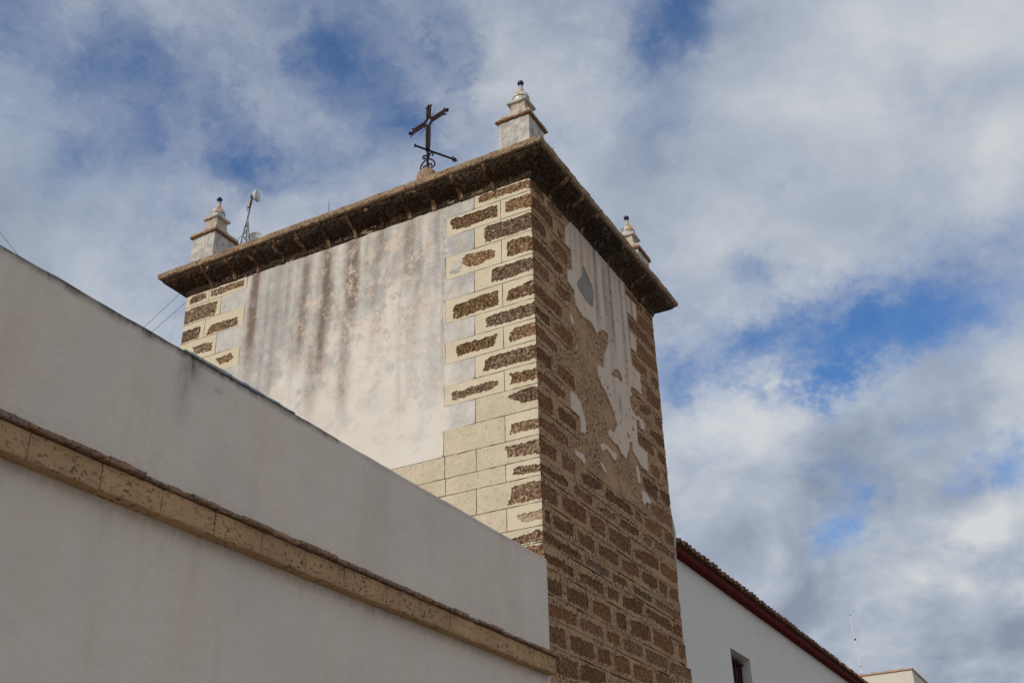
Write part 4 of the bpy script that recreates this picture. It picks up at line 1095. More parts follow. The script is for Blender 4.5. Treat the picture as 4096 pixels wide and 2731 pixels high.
# ------------------------------------------------------------------ the cornice
cornice = MB()
PROF = [(-0.03,9.612),(0.010,9.618),(0.016,9.645),(0.022,9.672),(0.038,9.697),(0.070,9.718),(0.110,9.735),(0.155,9.752),(0.198,9.772),(0.234,9.796),(0.252,9.820),(0.257,9.842),(0.257,9.856),(0.0,9.858)]
CORN = [(-TW, 0.0), (0.0, 0.0), (0.0, TD), (-TW, TD)]              # plan corners
SIDES = {'S': ((-TW,0.0),(1,0),(0,-1),TW), 'E': ((0.0,0.0),(0,1),(1,0),TD), 'N': ((0.0,TD),(-1,0),(0,1),TW), 'W': ((-TW,TD),(0,-1),(-1,0),TD)}
def leg(mb, side, a, b, m0, m1, seed, off=0.0, amp=0.010, step=0.05, prof=PROF):
    """part of the moulding from a to b along a side; m0/m1: the end is mitred at the corner"""
    (ox, oy), (dx, dy), (nx, ny), ln = SIDES[side]
    n = max(1, int(round((b-a)/step)))
    base = len(mb.v)
    for i in range(n+1):
        for j, (h, z) in enumerate(prof):
            hh = h + off
            s0 = a - (hh if m0 else 0); s1 = b + (hh if m1 else 0)
            t = i/n
            s = s0 + (s1-s0)*t
            e = 0.0
            if 0 < j < len(prof)-1:
                e = amp*2*(float(fbm(s*11, j*0.9+seed, seed, 3))-0.5)
            edge = 1.0
            hh += e*edge
            zz = z - abs(e)*0.3*(1 if j > 1 else 0)
            mb.v.append((ox+dx*s+nx*hh, oy+dy*s+ny*hh, zz))
    m = len(prof)
    for i in range(n):
        for j in range(m-1):
            p = base+i*m+j
            mb.f.append((p, p+m, p+m+1, p+1))
    mb.f.append(tuple(base+j for j in range(m)))
    mb.f.append(tuple(base+n*m+j for j in range(m))[::-1])
JL = [-4.937,-4.512,-4.134,-3.706,-3.344,-2.955,-2.522,-2.1,-1.689,-1.334,-0.941,-0.497]
JS = [x+TW for x in JL]
JE = [0.481,0.921,1.365,1.764,2.222,2.60,2.975,3.364]
JN = [0.5,1.3,2.2,3.1,4.0,4.9]
JW = [0.5,1.4,2.4,3.3]
JW_ = {'S': JS, 'E': JE, 'N': JN, 'W': JW}
gap = 0.012
cor = bpy.data.objects.new('cornice', None); COL.objects.link(cor); cor.parent = tower
order = ['S', 'E', 'N', 'W']
cs = 0
for si, s in enumerate(order):
    js = JW_[s]
    for a, b in zip(js[:-1], js[1:]):
        cs += 1
        mb = MB(); leg(mb, s, a+gap, b-gap, False, False, cs, rnd.uniform(-0.006, 0.004), 0.024, 0.035)
        mb.build('cornice_stone', CORNICE, cor)
    nx_ = order[(si+1) % 4]
    cs += 1
    mb = MB()
    leg(mb, s, js[-1]+gap, SIDES[s][3], False, True, cs, 0.0, 0.018, 0.035)
    leg(mb, nx_, 0.0, JW_[nx_][0]-gap, True, False, cs, 0.0, 0.018, 0.035)
    mb.build('cornice_stone', CORNICE, cor)
    for j in js:
        mb = MB()
        w1 = rnd.uniform(0.016, 0.040); w2 = rnd.uniform(0.016, 0.040)
        leg(mb, s, j-w1, j-0.003, False, False, int(j*97)+50, 0.011, 0.008, 0.014)
        leg(mb, s, j+0.003, j+w2, False, False, int(j*97)+60, 0.011, 0.008, 0.014)
        mb.build('joint_mortar', JOINT_C, cor)
    mb = MB(); leg(mb, s, 0.0, SIDES[s][3], True, True, 3, -0.012, 0.0, 0.5)
    mb.build('cornice_bed', JOINT, cor)
# top slab: one weathered band all the way round
SL = [(-0.35,9.850),(0.235,9.850),(0.275,9.852),(0.293,9.858),(0.300,9.874),(0.302,9.900),(0.301,9.925),(0.294,9.942),(0.270,9.950),(-0.35,9.952)]
mb = MB()
for s in order:
    leg(mb, s, 0.0, SIDES[s][3], True, True, 33, 0.0, 0.014, 0.03, SL)
mb.build('cornice_slab', SLAB, cor)
mb = MB(); mb.box(-TW+0.2, -0.2, 0.2, TD-0.2, 9.90, 9.945)
mb.build('roof_deck', SLAB, tower)

# weeds growing on the cornice
def weed(x, y, z, hgt, label, seed, leafy=False):
    R = random.Random(seed)
    t = thing('weed', (x, y, z), label, 'weed', 'weeds on the cornice')
    mb = MB()
    if not leafy:
        pts = [(0.004*math.sin(i*1.7), 0.003*math.cos(i*1.3), hgt*i/9) for i in range(10)]
        mb.tube(pts, [0.0042-0.0003*i for i in range(10)], 5)
        for i in range(26):
            zz = hgt*R.uniform(0.02, 0.98); a = R.uniform(0, 6.28); l = R.uniform(0.012, 0.04)*(1.1-zz/hgt)
            mb.tube([(0,0,zz), (l*math.cos(a), l*math.sin(a), zz+l*0.7)], 0.0016, 4)
        mb.build('stem', TWIG_M, t)
    else:
        for i in range(14):
            a = R.uniform(0, 6.28); l = R.uniform(0.03, hgt); w = 0.006
            e = Vector((math.cos(a)*l*0.6, math.sin(a)*l*0.6, l*0.8))
            sd_ = Vector((-math.sin(a), math.cos(a), 0))*w
            mb.add([tuple(-sd_*0.4), tuple(sd_*0.4), tuple(e*0.6+sd_), tuple(e), tuple(e*0.6-sd_)], [(0,1,2,3,4)])
        mb.build('leaves', LEAF_M, t)
weed(-2.88, -0.16, 9.945, 0.33, 'tall dry weed stem standing on the cornice over the stained wall', 1)
weed(0.27, 0.06, 9.945, 0.06, 'small leafy weed on the cornice corner below the nearest pinnacle', 2, True)
weed(0.27, 1.10, 9.945, 0.05, 'tiny weed tuft on the street side cornice edge, nearer the corner', 3, True)
weed(0.27, 3.02, 9.945, 0.05, 'tiny weed tuft on the street side cornice edge, near the farther pinnacle', 4, True)

# ------------------------------------------------------------------ corner pinnacles
def square_sweep(mb, prof, seed=0, amp=0.0, n=6):
    """square section swept up a profile of (half width, z), centred on 0,0"""
    base = len(mb.v)
    R = random.Random(seed)
    ring = 4*n
    for j, (h, z) in enumerate(prof):
        for sd_ in range(4):
            for i in range(n):
                t = -1+2*i/n
                x, y = [(t,-1),(1,t),(-t,1),(-1,-t)][sd_]
                e = R.uniform(-1, 1)*amp
                mb.v.append((x*(h+e), y*(h+e), z + R.uniform(-1, 1)*amp*0.6))
    for j in range(len(prof)-1):
        for k in range(ring):
            mb.f.append((base+j*ring+k, base+j*ring+(k+1) % ring, base+(j+1)*ring+(k+1) % ring, base+(j+1)*ring+k))
    mb.f.append(tuple(base+k for k in range(ring))[::-1])
    mb.f.append(tuple(base+(len(prof)-1)*ring+k for k in range(ring)))
def pinnacle(x, y, label, seed, spin):
    t = thing('corner_pinnacle', (x, y, 9.945), label, 'pinnacle', 'pinnacles on the tower corners')
    t.rotation_euler = (0.006*math.sin(seed), 0.006*math.cos(seed*1.7), 0.012*math.sin(seed*2.3))
    mb = MB(); square_sweep(mb, [(0.214,-0.01),(0.2135,0.2),(0.212,0.42),(0.211,0.648),(0.211,0.660)], seed, 0.0035, 7)
    mb.build('pedestal', PINN_M, t)
    mb = MB(); square_sweep(mb, [(0.236,0.657),(0.243,0.660),(0.246,0.672),(0.243,0.684),(0.234,0.689)], seed+1, 0.0075, 14)
    mb.build('brick_cap', CAPBRICK_M, t)
    mb = MB(); square_sweep(mb, [(0.226,0.686),(0.234,0.700),(0.234,0.730),(0.210,0.752),(0.172,0.775),(0.150,0.800),(0.130,0.830),(0.113,0.868),(0.104,0.91),(0.100,0.955),(0.102,0.988),(0.106,1.008)], seed+2, 0.005, 7)
    mb.build('flared_neck', NECK_M, t)
    mb = MB(); square_sweep(mb, [(0.1375,1.004),(0.1385,1.006),(0.1385,1.038),(0.1375,1.040)], seed+3, 0.0012, 6)
    mb.build('top_slab', PINN_M, t)
    mb = MB()
    mb.lathe([(0.088,0.0),(0.100,0.03),(0.106,0.058),(0.108,0.072),(0.112,0.077),(0.1125,0.090),(0.110,0.115),(0.103,0.140),(0.088,0.163),(0.066,0.183),(0.050,0.198),(0.043,0.215),(0.039,0.240),(0.035,0.265),(0.031,0.292),(0.028,0.326)], 28)
    c = mb.build('ceramic_finial', CERAMIC_M, t, True)
    c.location = (0, 0, 1.040); c.rotation_euler = (0, 0, spin)
    mb = MB()
    mb.lathe([(0.002,-0.0425)]+[(0.0425*math.sin(a), -0.0425*math.cos(a)) for a in [math.pi*k/14 for k in range(1, 14)]]+[(0.002,0.0425)], 24)
    b = mb.build('ball', COBALT_M, c, True)
    b.location = (0, 0, 0.362)
    return t
pinnacle(-0.209, 0.212, 'white pinnacle with ceramic finial on the nearest corner of the tower', 11, 0.3)
pinnacle(-5.216, 0.197, 'white pinnacle with ceramic finial on the left end of the tower beside the antenna mast', 21, 1.7)
pinnacle(-0.21, 3.665, 'white pinnacle half hidden behind the street side cornice of the tower', 31, 3.6)

# ------------------------------------------------------------------ iron cross with wind vane
cx, cy = -1.459, 0.0
cross = thing('iron_cross', (cx, cy, 9.945), 'rusty wrought iron cross with wind vane arrow on the tower roof', 'cross')
mb = MB()
Rm = random.Random(3)
prof = [(0.17,0.0),(0.155,0.14),(0.14,0.23),(0.115,0.295),(0.075,0.345),(0.03,0.385)]
mb.lathe([(r*Rm.uniform(.94,1.06), z) for r, z in prof], 14)
mb.build('mortar_mound', SLAB, cross)
ZB = 0.377; ZC = 0.684; ZX = 1.143; ZT = 1.44      # base, collar, crossing, tip above the roof
ad = Vector((-0.974, 0.225, 0)); fd = Vector((0.225, 0.974, 0))
def at(a, z): return ad*a + Vector((0,0,z))
mb = MB(); mb.tube([(0,0,ZB-0.05),(0,0,ZC)], 0.018, 10); mb.build('post', IRON_M, cross)
mb = MB(); mb.lathe([(0.02,-0.028),(0.03,-0.02),(0.022,-0.008),(0.032,0.0),(0.024,0.012),(0.030,0.022),(0.02,0.03)], 12, (0,0,ZC)); mb.build('collar', IRON_M, cross)
g_, w_ = 0.0235, 0.031
for sa in (-1, 1):
    for szz, zend in ((1, ZX+0.245), (-1, ZC+0.03)):
        mb = MB()
        pz = ZX + szz*g_
        arm_end = 0.285
        dpt = 0.016
        mb.add(*obox(at(sa*0.042, pz), at(sa*arm_end, pz), dpt, w_, (0,0,1)))
        mb.add(*obox(at(sa*g_, ZX + szz*0.042), at(sa*g_, zend), w_, dpt, tuple(fd)))
        mb.add(*obox(at(sa*(g_+0.004), ZX + szz*0.050), at(sa*0.050, ZX + szz*(g_+0.004)), dpt, w_*0.8, tuple(fd.cross(ad))))
        # curled ends
        e1 = at(sa*arm_end, pz)
        mb.tube([e1 + Vector((0,0,szz*0.004)), e1 + ad*sa*0.012 + Vector((0,0,szz*0.018)), e1 + ad*sa*0.004 + Vector((0,0,szz*0.03))], 0.012, 6)
        if szz > 0:
            e2 = at(sa*g_, zend)
            mb.tube([e2, e2 + ad*sa*0.016 + Vector((0,0,0.012)), e2 + ad*sa*0.028 + Vector((0,0,0.004))], 0.012, 6)
        mb.build('angle_bar', IRON_M, cross)
mb = MB()
for a in (-0.26,-0.16,0.16,0.26):
    mb.add(*obox(at(a, ZX-g_), at(a, ZX+g_), 0.008, 0.010, tuple(fd)))
for z in (ZX+0.13, ZX-0.16, ZX-0.28, ZX-0.40):
    mb.add(*obox(at(-g_, z), at(g_, z), 0.010, 0.008, (0,0,1)))
mb.build('rungs', IRON_M, cross)
mb = MB(); mb.tube([at(0,ZX+0.12), at(0,ZT-0.05)], 0.011, 6); mb.tube([at(0,ZT-0.075), at(0,ZT-0.05), at(0,ZT+0.005)], [0.010,0.026,0.001], 6); mb.build('spear_tip', IRON_M, cross)
for sa in (-1, 1):
    mb = MB()
    mb.tube([at(sa*0.22,ZX), at(sa*0.345,ZX)], 0.010, 6)
    mb.tube([at(sa*0.325,ZX), at(sa*0.34,ZX), at(sa*0.378,ZX)], [0.010,0.030,0.001], 6)
    mb.tube([at(sa*(0.335-0.018*math.sin(k*0.6)), ZX-0.02-0.028*(1-math.cos(k*0.6))) for k in range(6)], 0.006, 5)
    mb.build('spear_tip', IRON_M, cross)
for sa in (-1, 1):
    for szz in (-1, 1):
        mb = MB()
        dl = (ad*sa + Vector((0,0,szz))).normalized(); pn = (ad*sa*-szz + Vector((0,0,1*sa*sa))).normalized()
        ln = 0.15 if sa*szz < 0 else 0.10
        mb.tube([at(sa*0.035, ZX+szz*0.035) + dl*(ln*k/8) + pn*(0.010*math.sin(k*1.25)) for k in range(9)], [0.005-0.0004*k for k in range(9)], 5)
        mb.build('wavy_ray', IRON_M, cross)
vd = Vector((0.5, 0.866, 0))
mb = MB()
zc = Vector((0,0,ZC-0.008))
mb.tube([zc + vd*s for s in (-0.175, 0.39)], 0.0125, 6)
for k in range(26):
    mb.tube([zc + vd*(-0.15+0.02*k), zc + vd*(-0.14+0.02*k)], [0.0155, 0.0125], 6)
mb.build('vane_rod', IRON_M, cross)
mb = MB()
mb.tube([zc + vd*0.375, zc + vd*0.385, zc + vd*0.445], [0.006, 0.026, 0.001], 8)
for sg_ in (-1, 1):
    mb.tube([zc + vd*(0.375-0.02*math.sin(k*0.55)) + Vector((0,0,sg_*(0.012+0.028*k/4 - (0.0 if k < 5 else 0.012*(k-4))))) + vd*(0.004*k if k > 4 else 0) for k in range(8)], 0.005, 5)
mb.build('arrow_head', IRON_M, cross)
mb = MB(); mb.tube([zc - vd*0.165, zc - vd*0.185, zc - vd*0.192], [0.012, 0.026, 0.022], 8); mb.build('vane_tail', IRON_M, cross)
SC = [[(412,1075),(395,1060),(368,1068),(355,1090),(365,1112),(385,1112),(393,1098),(382,1090)],
      [(412,1125),(380,1155),(345,1200),(326,1250),(330,1285),(345,1297)],
      [(405,1262),(402,1235),(385,1228),(370,1240),(375,1258),(388,1262)],
      [(455,1075),(462,1040),(485,1018),(512,1022),(520,1042),(508,1058),(492,1052)],
      [(450,1070),(448,1100),(470,1118),(510,1135),(540,1165),(545,1195),(530,1230),(495,1252),(465,1252),(450,1235),(455,1205),(475,1190),(495,1198),(497,1215),(485,1222)]]
sdv = Vector((0.877, 0.48, 0))
def smooth_path(p, k=4):
    out = []
    n = len(p)
    for i in range(n-1):
        p0, p1, p2, p3 = p[max(i-1,0)], p[i], p[i+1], p[min(i+2,n-1)]
        for j in range(k):
            t = j/k
            out.append(tuple(0.5*((2*p1[c]) + (-p0[c]+p2[c])*t + (2*p0[c]-5*p1[c]+4*p2[c]-p3[c])*t*t + (-p0[c]+3*p1[c]-3*p2[c]+p3[c])*t**3) for c in (0,1)))
    out.append(p[-1])
    return out
for group in ((0,1,2),(3,4)):
    mb = MB()
    for gi in group:
        mb.tube([sdv*((x-432)*0.00081) + Vector((0,0,ZB+(1270-y)*0.00101)) for x, y in smooth_path(SC[gi])], 0.0100, 6)
    mb.build('scroll', IRON_M, cross)

# ------------------------------------------------------------------ antenna mast on the roof
mx, my = -5.14, 0.70
mast = thing('antenna_mast', (mx, my, 9.945), 'slim lattice antenna mast with small white dish beside the left pinnacle', 'antenna')
ZA = 11.30-9.945                 # apex of the tripod above the roof
mb = MB()
tilt = Vector((0.055, 0, 0.36))
apex = Vector((0.02, 0, ZA))
topp = apex + Vector((0.060, 0.0, 0.43))
mb.tube([apex - Vector((0,0,0.02)), topp], 0.012, 8)
mb.build('pole', GALV_M, mast)
feet = [Vector((-0.19,-0.05,0)), Vector((-0.02,0.10,0)), Vector((0.26,0.05,0))]
for f_ in feet:
    mb = MB(); mb.tube([f_, apex], 0.0095, 7); mb.build('leg', GALV_M, mast)
mb = MB()
for k in range(11):
    t0 = k/12; t1 = (k+1)/12
    for a, b in ((0,1),(1,2),(2,0)):
        mb.tube([feet[a].lerp(apex, t0), feet[b].lerp(apex, t1)], 0.0042, 5)
        mb.tube([feet[a].lerp(apex, t1), feet[b].lerp(apex, t1)], 0.0042, 5)
mb.build('bracing', GALV_M, mast)
dn = Vector((0.93, 0.30, 0.05)).normalized()
dish = MB()
dc = topp + Vector((0.075, 0.0, -0.075))
a1 = dn.orthogonal().normalized(); a2 = dn.cross(a1)
base = len(dish.v)
prof = [(0.004,-0.056),(0.034,-0.054),(0.064,-0.042),(0.090,-0.016),(0.093,0.010),(0.090,0.022),(0.05,0.026),(0.004,0.027)]
n = 24
for r, s in prof:
    for k in range(n):
        a = 2*math.pi*k/n
        dish.v.append(tuple(dc + dn*s + a1*r*math.cos(a) + a2*r*math.sin(a)))
for i in range(len(prof)-1):
    for k in range(n):
        dish.f.append((i*n+k, i*n+(k+1) % n, (i+1)*n+(k+1) % n, (i+1)*n+k))
dish.build('dish', DISH_M, mast, True)
mb = MB()
mb.add(*obox(topp + Vector((-0.03,0,-0.06)), topp + Vector((0.03,0,-0.06)), 0.05, 0.05))
mb.add(*obox(topp + Vector((-0.015,0.01,-0.10)), topp + Vector((-0.01,0.01,0.0)), 0.02, 0.03))
mb.tube([topp + Vector((0,0,-0.03)), topp + Vector((0.012,0,0.035))], 0.007, 6)
mb.build('bracket', BLACK_M, mast)
mb = MB()
bx0 = topp + Vector((-0.055, -0.01, -0.19))
mb.add(*obox(bx0 - Vector((0,0,0.06)), bx0 + Vector((0.012,0,0.06)), 0.04, 0.05))
mb.build('radio_box', GREYBOX_M, mast)
mb = MB()
mb.tube([bx0 + Vector((0.0,0,-0.06)), bx0 + Vector((-0.03,0,-0.085)), bx0 + Vector((-0.025,0,-0.115)), bx0 + Vector((0.01,0,-0.12)), bx0 + Vector((0.03,0,-0.10)), bx0 + Vector((0.035,0,0.05)), bx0 + Vector((0.05,0,0.13))], 0.004, 6)
mb.tube([topp + Vector((-0.02,0,-0.02)), topp + Vector((-0.03,0,-0.08)), bx0 + Vector((0.01,0.01,0.06))], 0.004, 6)
mb.build('cable', BLACK_M, mast)

dish2 = thing('satellite_dish', (-4.93, 0.72, 9.945), 'white round dish just showing above the cornice at the foot of the mast', 'dish')
dn = Vector((0.64, -0.74, 0.02)).normalized()
dc = Vector((0, 0, 0.955)); a1 = dn.orthogonal().normalized(); a2 = dn.cross(a1)
mb = MB()
prof = [(0.002,-0.03),(0.045,-0.028),(0.08,-0.018),(0.096,0.0),(0.097,0.006),(0.08,-0.010),(0.045,-0.02),(0.002,-0.022)]
for r, s in prof:
    for k in range(n):
        a = 2*math.pi*k/n
        mb.v.append(tuple(dc + dn*s + a1*r*math.cos(a) + a2*r*math.sin(a)))
for i in range(len(prof)-1):
    for k in range(n):
        mb.f.append((i*n+k, i*n+(k+1) % n, (i+1)*n+(k+1) % n, (i+1)*n+k))
mb.build('reflector', DISH_M, dish2, True)
mb = MB(); mb.tube([(0,0.03,0), (0,0.03,0.93)], 0.016, 8); mb.build('stand', GALV_M, dish2)

# ------------------------------------------------------------------ long plastered house wall along the street
WY0, WZ = -13.0, 4.946
house = thing('street_house', (0, 0, 0), 'plastered house wall with a stone string course running along the street to the tower', 'house')
def stain_wall(u, z):
    top = 4.946
    d_ = top - z
    e = 0.035 + 0.22*sstep(0.35, 0.75, fbm(u*1.1, u*0, 5, 4))
    R_ = (1-sstep(0.0, 1.0, d_/e))*(0.25+0.9*fbm(u*5, z*1.2, 9, 4))
    R_ = np.maximum(R_, 0.95*(1-sstep(0.0, 0.045+0.05*fbm(u*9, u*0, 3, 2), d_)))
    R_ = np.maximum(R_, 0.6*np.exp(-((u+4.93)/.08)**2)*(1-sstep(0.05, 0.30, d_)))
    R_ = np.maximum(R_, 0.35*np.exp(-((u+4.98)/.06)**2)*(1-sstep(0.1, 0.7, d_)))
    R_ = np.where(u > -3.4, R_*0.25*(d_ < 0.05), R_)
    # rust coloured drips below the string course
    dz = 3.815 - z
    dr = np.zeros_like(u)
    for x, w, l in [(-5.4,.02,.25),(-4.9,.015,.12),(-3.7,.03,.14),(-2.9,.05,.16),(-2.2,.03,.12),(-1.4,.03,.12),(-0.5,.05,.15)]:
        dr = np.maximum(dr, 0.55*np.exp(-((u-x)/w)**2)*(dz > 0)*(1-sstep(0, l, dz)))
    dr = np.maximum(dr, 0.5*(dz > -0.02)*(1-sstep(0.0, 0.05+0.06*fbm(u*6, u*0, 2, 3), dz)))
    for x, z0 in [(-4.68,4.80)]:
        dr = np.maximum(dr, 0.9*np.exp(-((u-x)/.025)**2-((z-z0)/.018)**2))
    return np.stack([np.clip(R_,0,1), np.clip(dr,0,1), R_*0, np.ones_like(u)], 1)
ys = np.concatenate([np.linspace(WY0, -7.2, 24), np.linspace(-7.1, -0.012, 178)])
zs = np.concatenate([np.linspace(0, 2.2, 8), np.linspace(2.26, 4.6, 44), np.linspace(4.63, 4.93, 14), [4.946]])
U, Z = np.meshgrid(ys, zs)
H = 0.03 + 0.006*(fbm(U*0.8, Z*0.8, 12, 3)-0.5) + 0.002*(fbm(U*5, Z*5, 13, 2)-0.5)
Zt = Z.copy()
Zt[-1] += 0.007*(fbm(ys*4, ys*0, 4, 4)-0.5)*2
H[-1] -= 0.010
nr, nc = U.shape
V = np.stack([H.ravel(), U.ravel(), Zt.ravel()], 1)
F = [(i*nc+j, i*nc+j+1, (i+1)*nc+j+1, (i+1)*nc+j) for i in range(nr-1) for j in range(nc-1)]
colr = stain_wall(U.ravel(), Z.ravel())
V = V.tolist(); b0 = len(V)
for j in range(nc):            # top of the wall, going back
    V.append((-0.28, ys[j], Zt[-1, j]-0.004))
for j in range(nc-1):
    t = (nr-1)*nc+j
    F.append((t, t+1, b0+j+1, b0+j))
b1 = len(V)
V += [(-0.28, ys[0], 0), (-0.28, ys[-1], 0)]
F.append((b1+1, b1, b0, b0+nc-1))
F.append(tuple([nr and i*nc+nc-1 for i in range(nr)] + [b0+nc-1, b1+1]))
colr = np.concatenate([colr, np.tile([[0.85,0,0,1]], (nc, 1)), [[0,0,0,1],[0,0,0,1]]])
mesh_obj('parapet_wall', V, F, WALL_M, house, True, colr)
mb = MB(); mb.box(-8.5, -0.28, WY0, -0.02, 3.9, 4.05); mb.build('roof_terrace', TERRACE_M, house)
mb = MB(); mb.box(-8.8, -8.5, WY0, -0.02, 0, 4.9); mb.box(-8.5, -0.28, WY0, WY0+0.3, 0, 4.9); mb.build('rear_wall', WHITE_M, house, False)
mb = MB()
for k in range(20):
    y0 = -5.02 + k*0.055
    tp = math.sin(math.pi*min(1.0, (k+1.5)/8)/2)*(1-k/24)
    mb.box(-0.10, 0.033+0.006*tp+0.002*math.sin(k*2.1), y0, y0+0.0548, 4.944-0.010*tp, 4.950+0.008*tp+0.002*math.sin(k*1.3))
mb.build('lead_flashing', LEAD_M, house)
sc_e = bpy.data.objects.new('string_course', None); COL.objects.link(sc_e); sc_e.parent = house
SJ = [-12.9,-12.4,-11.9,-11.45,-11.0,-10.5,-10.0,-9.5,-9.0,-8.55,-8.05,-7.55,-7.05,-6.55,-6.042,-5.559,-5.107,-4.668,-4.235,-3.786,-3.356,-2.842,-2.379,-1.951,-1.51,-1.019,-0.59,-0.065]
for i, (a, b) in enumerate(zip(SJ[:-1], SJ[1:])):
    R = random.Random(i)
    mb = MB()
    n_, m_ = max(3, int((b-a)/0.07)), 4
    prf = [(0.02,3.815),(0.112,3.815),(0.118,3.822),(0.120,3.85),(0.119,3.89),(0.119,3.93),(0.117,3.965),(0.02,3.967)]
    for k in range(n_+1):
        y = a+0.0032 + (b-a-0.0064)*k/n_
        for j, (x, z) in enumerate(prf):
            inn = 0 < j < len(prf)-1
            ed = 0.006 if k in (0, n_) and inn else 0.0
            x2 = x - ed + (R.uniform(-1,1)*0.003 if inn else 0)
            z2 = z + (R.uniform(-1,1)*0.004 if j in (1,2) else 0)
            mb.v.append((x2, y, z2))
    w = len(prf)
    for k in range(n_):
        for j in range(w-1):
            p_ = k*w+j
            mb.f.append((p_, p_+w, p_+w+1, p_+1))
    mb.f.append(tuple(range(w))); mb.f.append(tuple(n_*w+j for j in range(w))[::-1])
    mb.build('string_stone', STRING_M, sc_e)
mb = MB(); mb.box(0.0, 0.104, WY0, -0.07, 3.820, 3.963); mb.build('string_bed', JOINT, sc_e)
# crumbling drip bricks laid on top of it
yb = -12.9; bi2 = 0
Rb = random.Random(99)
while yb < -0.06:
    ln = min(Rb.uniform(0.17, 0.29), -0.03-yb)
    mb = MB()
    x1 = 0.150 + Rb.uniform(-0.012, 0.010); z1 = 4.003 + Rb.uniform(-0.006, 0.006); z0 = 3.970 + Rb.uniform(-0.002, 0.006)
    nn = 5
    for k in range(nn+1):
        y = yb+0.004+(ln-0.008)*k/nn
        for (x, z) in ((0.02, z0), (x1-0.006, z0), (x1, z0+0.008), (x1-0.002, z1-0.008), (x1-0.014, z1), (0.02, z1+0.008)):
            q = 0.005 if 0.03 < x else 0
            mb.v.append((x+Rb.uniform(-q,q), y, z+Rb.uniform(-q,q)*0.8))
    for k in range(nn):
        for j in range(5):
            p_ = k*6+j
            mb.f.append((p_, p_+6, p_+7, p_+1))
        mb.f.append((k*6+5, k*6+11, k*6+6, k*6))
    mb.f.append(tuple(range(6))); mb.f.append(tuple(nn*6+j for j in range(6))[::-1])
    mb.build('drip_brick', BRICK_M, sc_e)
    yb += ln

# ------------------------------------------------------------------ white house beyond the tower
wh = thing('white_house', (0, 0, 0), 'whitewashed house with red eave board and tiled roof beyond the tower', 'house')
WX = -0.10; HY0, HY1 = TD-0.02, 26.0
WIN = (6.02, 6.92, 4.05, 5.30)
def stain_none(nv): return np.tile([[0,0,0,1.0]], (nv, 1))
V = [(WX,HY0,0),(WX,HY1,0),(WX,HY1,6.18),(WX,HY0,6.18),(WX,WIN[0],WIN[2]),(WX,WIN[1],WIN[2]),(WX,WIN[1],WIN[3]),(WX,WIN[0],WIN[3])]
F = [(0,1,5,4),(1,2,6,5),(2,3,7,6),(3,0,4,7)]
dp = 0.17
V += [(WX-dp,y,z) for y, z in ((WIN[0],WIN[2]),(WIN[1],WIN[2]),(WIN[1],WIN[3]),(WIN[0],WIN[3]))]
F += [(4,5,9,8),(5,6,10,9),(6,7,11,10),(7,4,8,11)]
V += [(-6,HY0,0),(-6,HY1,0),(-6,HY1,6.1),(-6,HY0,6.1)]
F += [(0,3,15,12),(1,13,14,2),(13,12,15,14)]
mesh_obj('wall', V, F, WHITE_M, wh, False, stain_none(len(V)))
win = MB(); win.box(WX-dp-0.03, WX-dp-0.005, WIN[0]-0.02, WIN[1]+0.02, WIN[2]-0.02, WIN[3]+0.02)
wo = win.build('window', SASH_M, wh)
mb = MB(); mb.box(WX-dp-0.004, WX-dp-0.001, WIN[0]+0.06, WIN[1]-0.06, WIN[2]+0.06, WIN[3]-0.06); mb.build('pane', GLASS_M, wo)
for k in range(6):
    y = WIN[0]+0.10+0.14*k
    mb = MB(); mb.tube([(WX-0.125,y,WIN[2]),(WX-0.125,y,WIN[3]-0.07)], 0.016, 8); mb.build('grille_bar', GRILLE_M, wo)
for z in (WIN[3]-0.075, WIN[3]-0.62):
    mb = MB(); mb.box(WX-0.150, WX-0.104, WIN[0]+0.002, WIN[1]-0.002, z-0.012, z+0.012); mb.build('grille_rail', GRILLE_M, wo)
mb = MB(); mb.box(WX-0.02, -0.002, HY0+0.035, HY1, 6.100, 6.186)
mb.add([(-0.002,HY0+0.035,6.100),(0.012,HY0+0.035,6.112),(0.012,HY0+0.035,6.186),(-0.002,HY0+0.035,6.186),(-0.002,HY1,6.100),(0.012,HY1,6.112),(0.012,HY1,6.186),(-0.002,HY1,6.186)],
       [(0,1,2,3),(7,6,5,4),(0,4,5,1),(1,5,6,2)])
mb.build('eave_board', BOARD_M, wh)
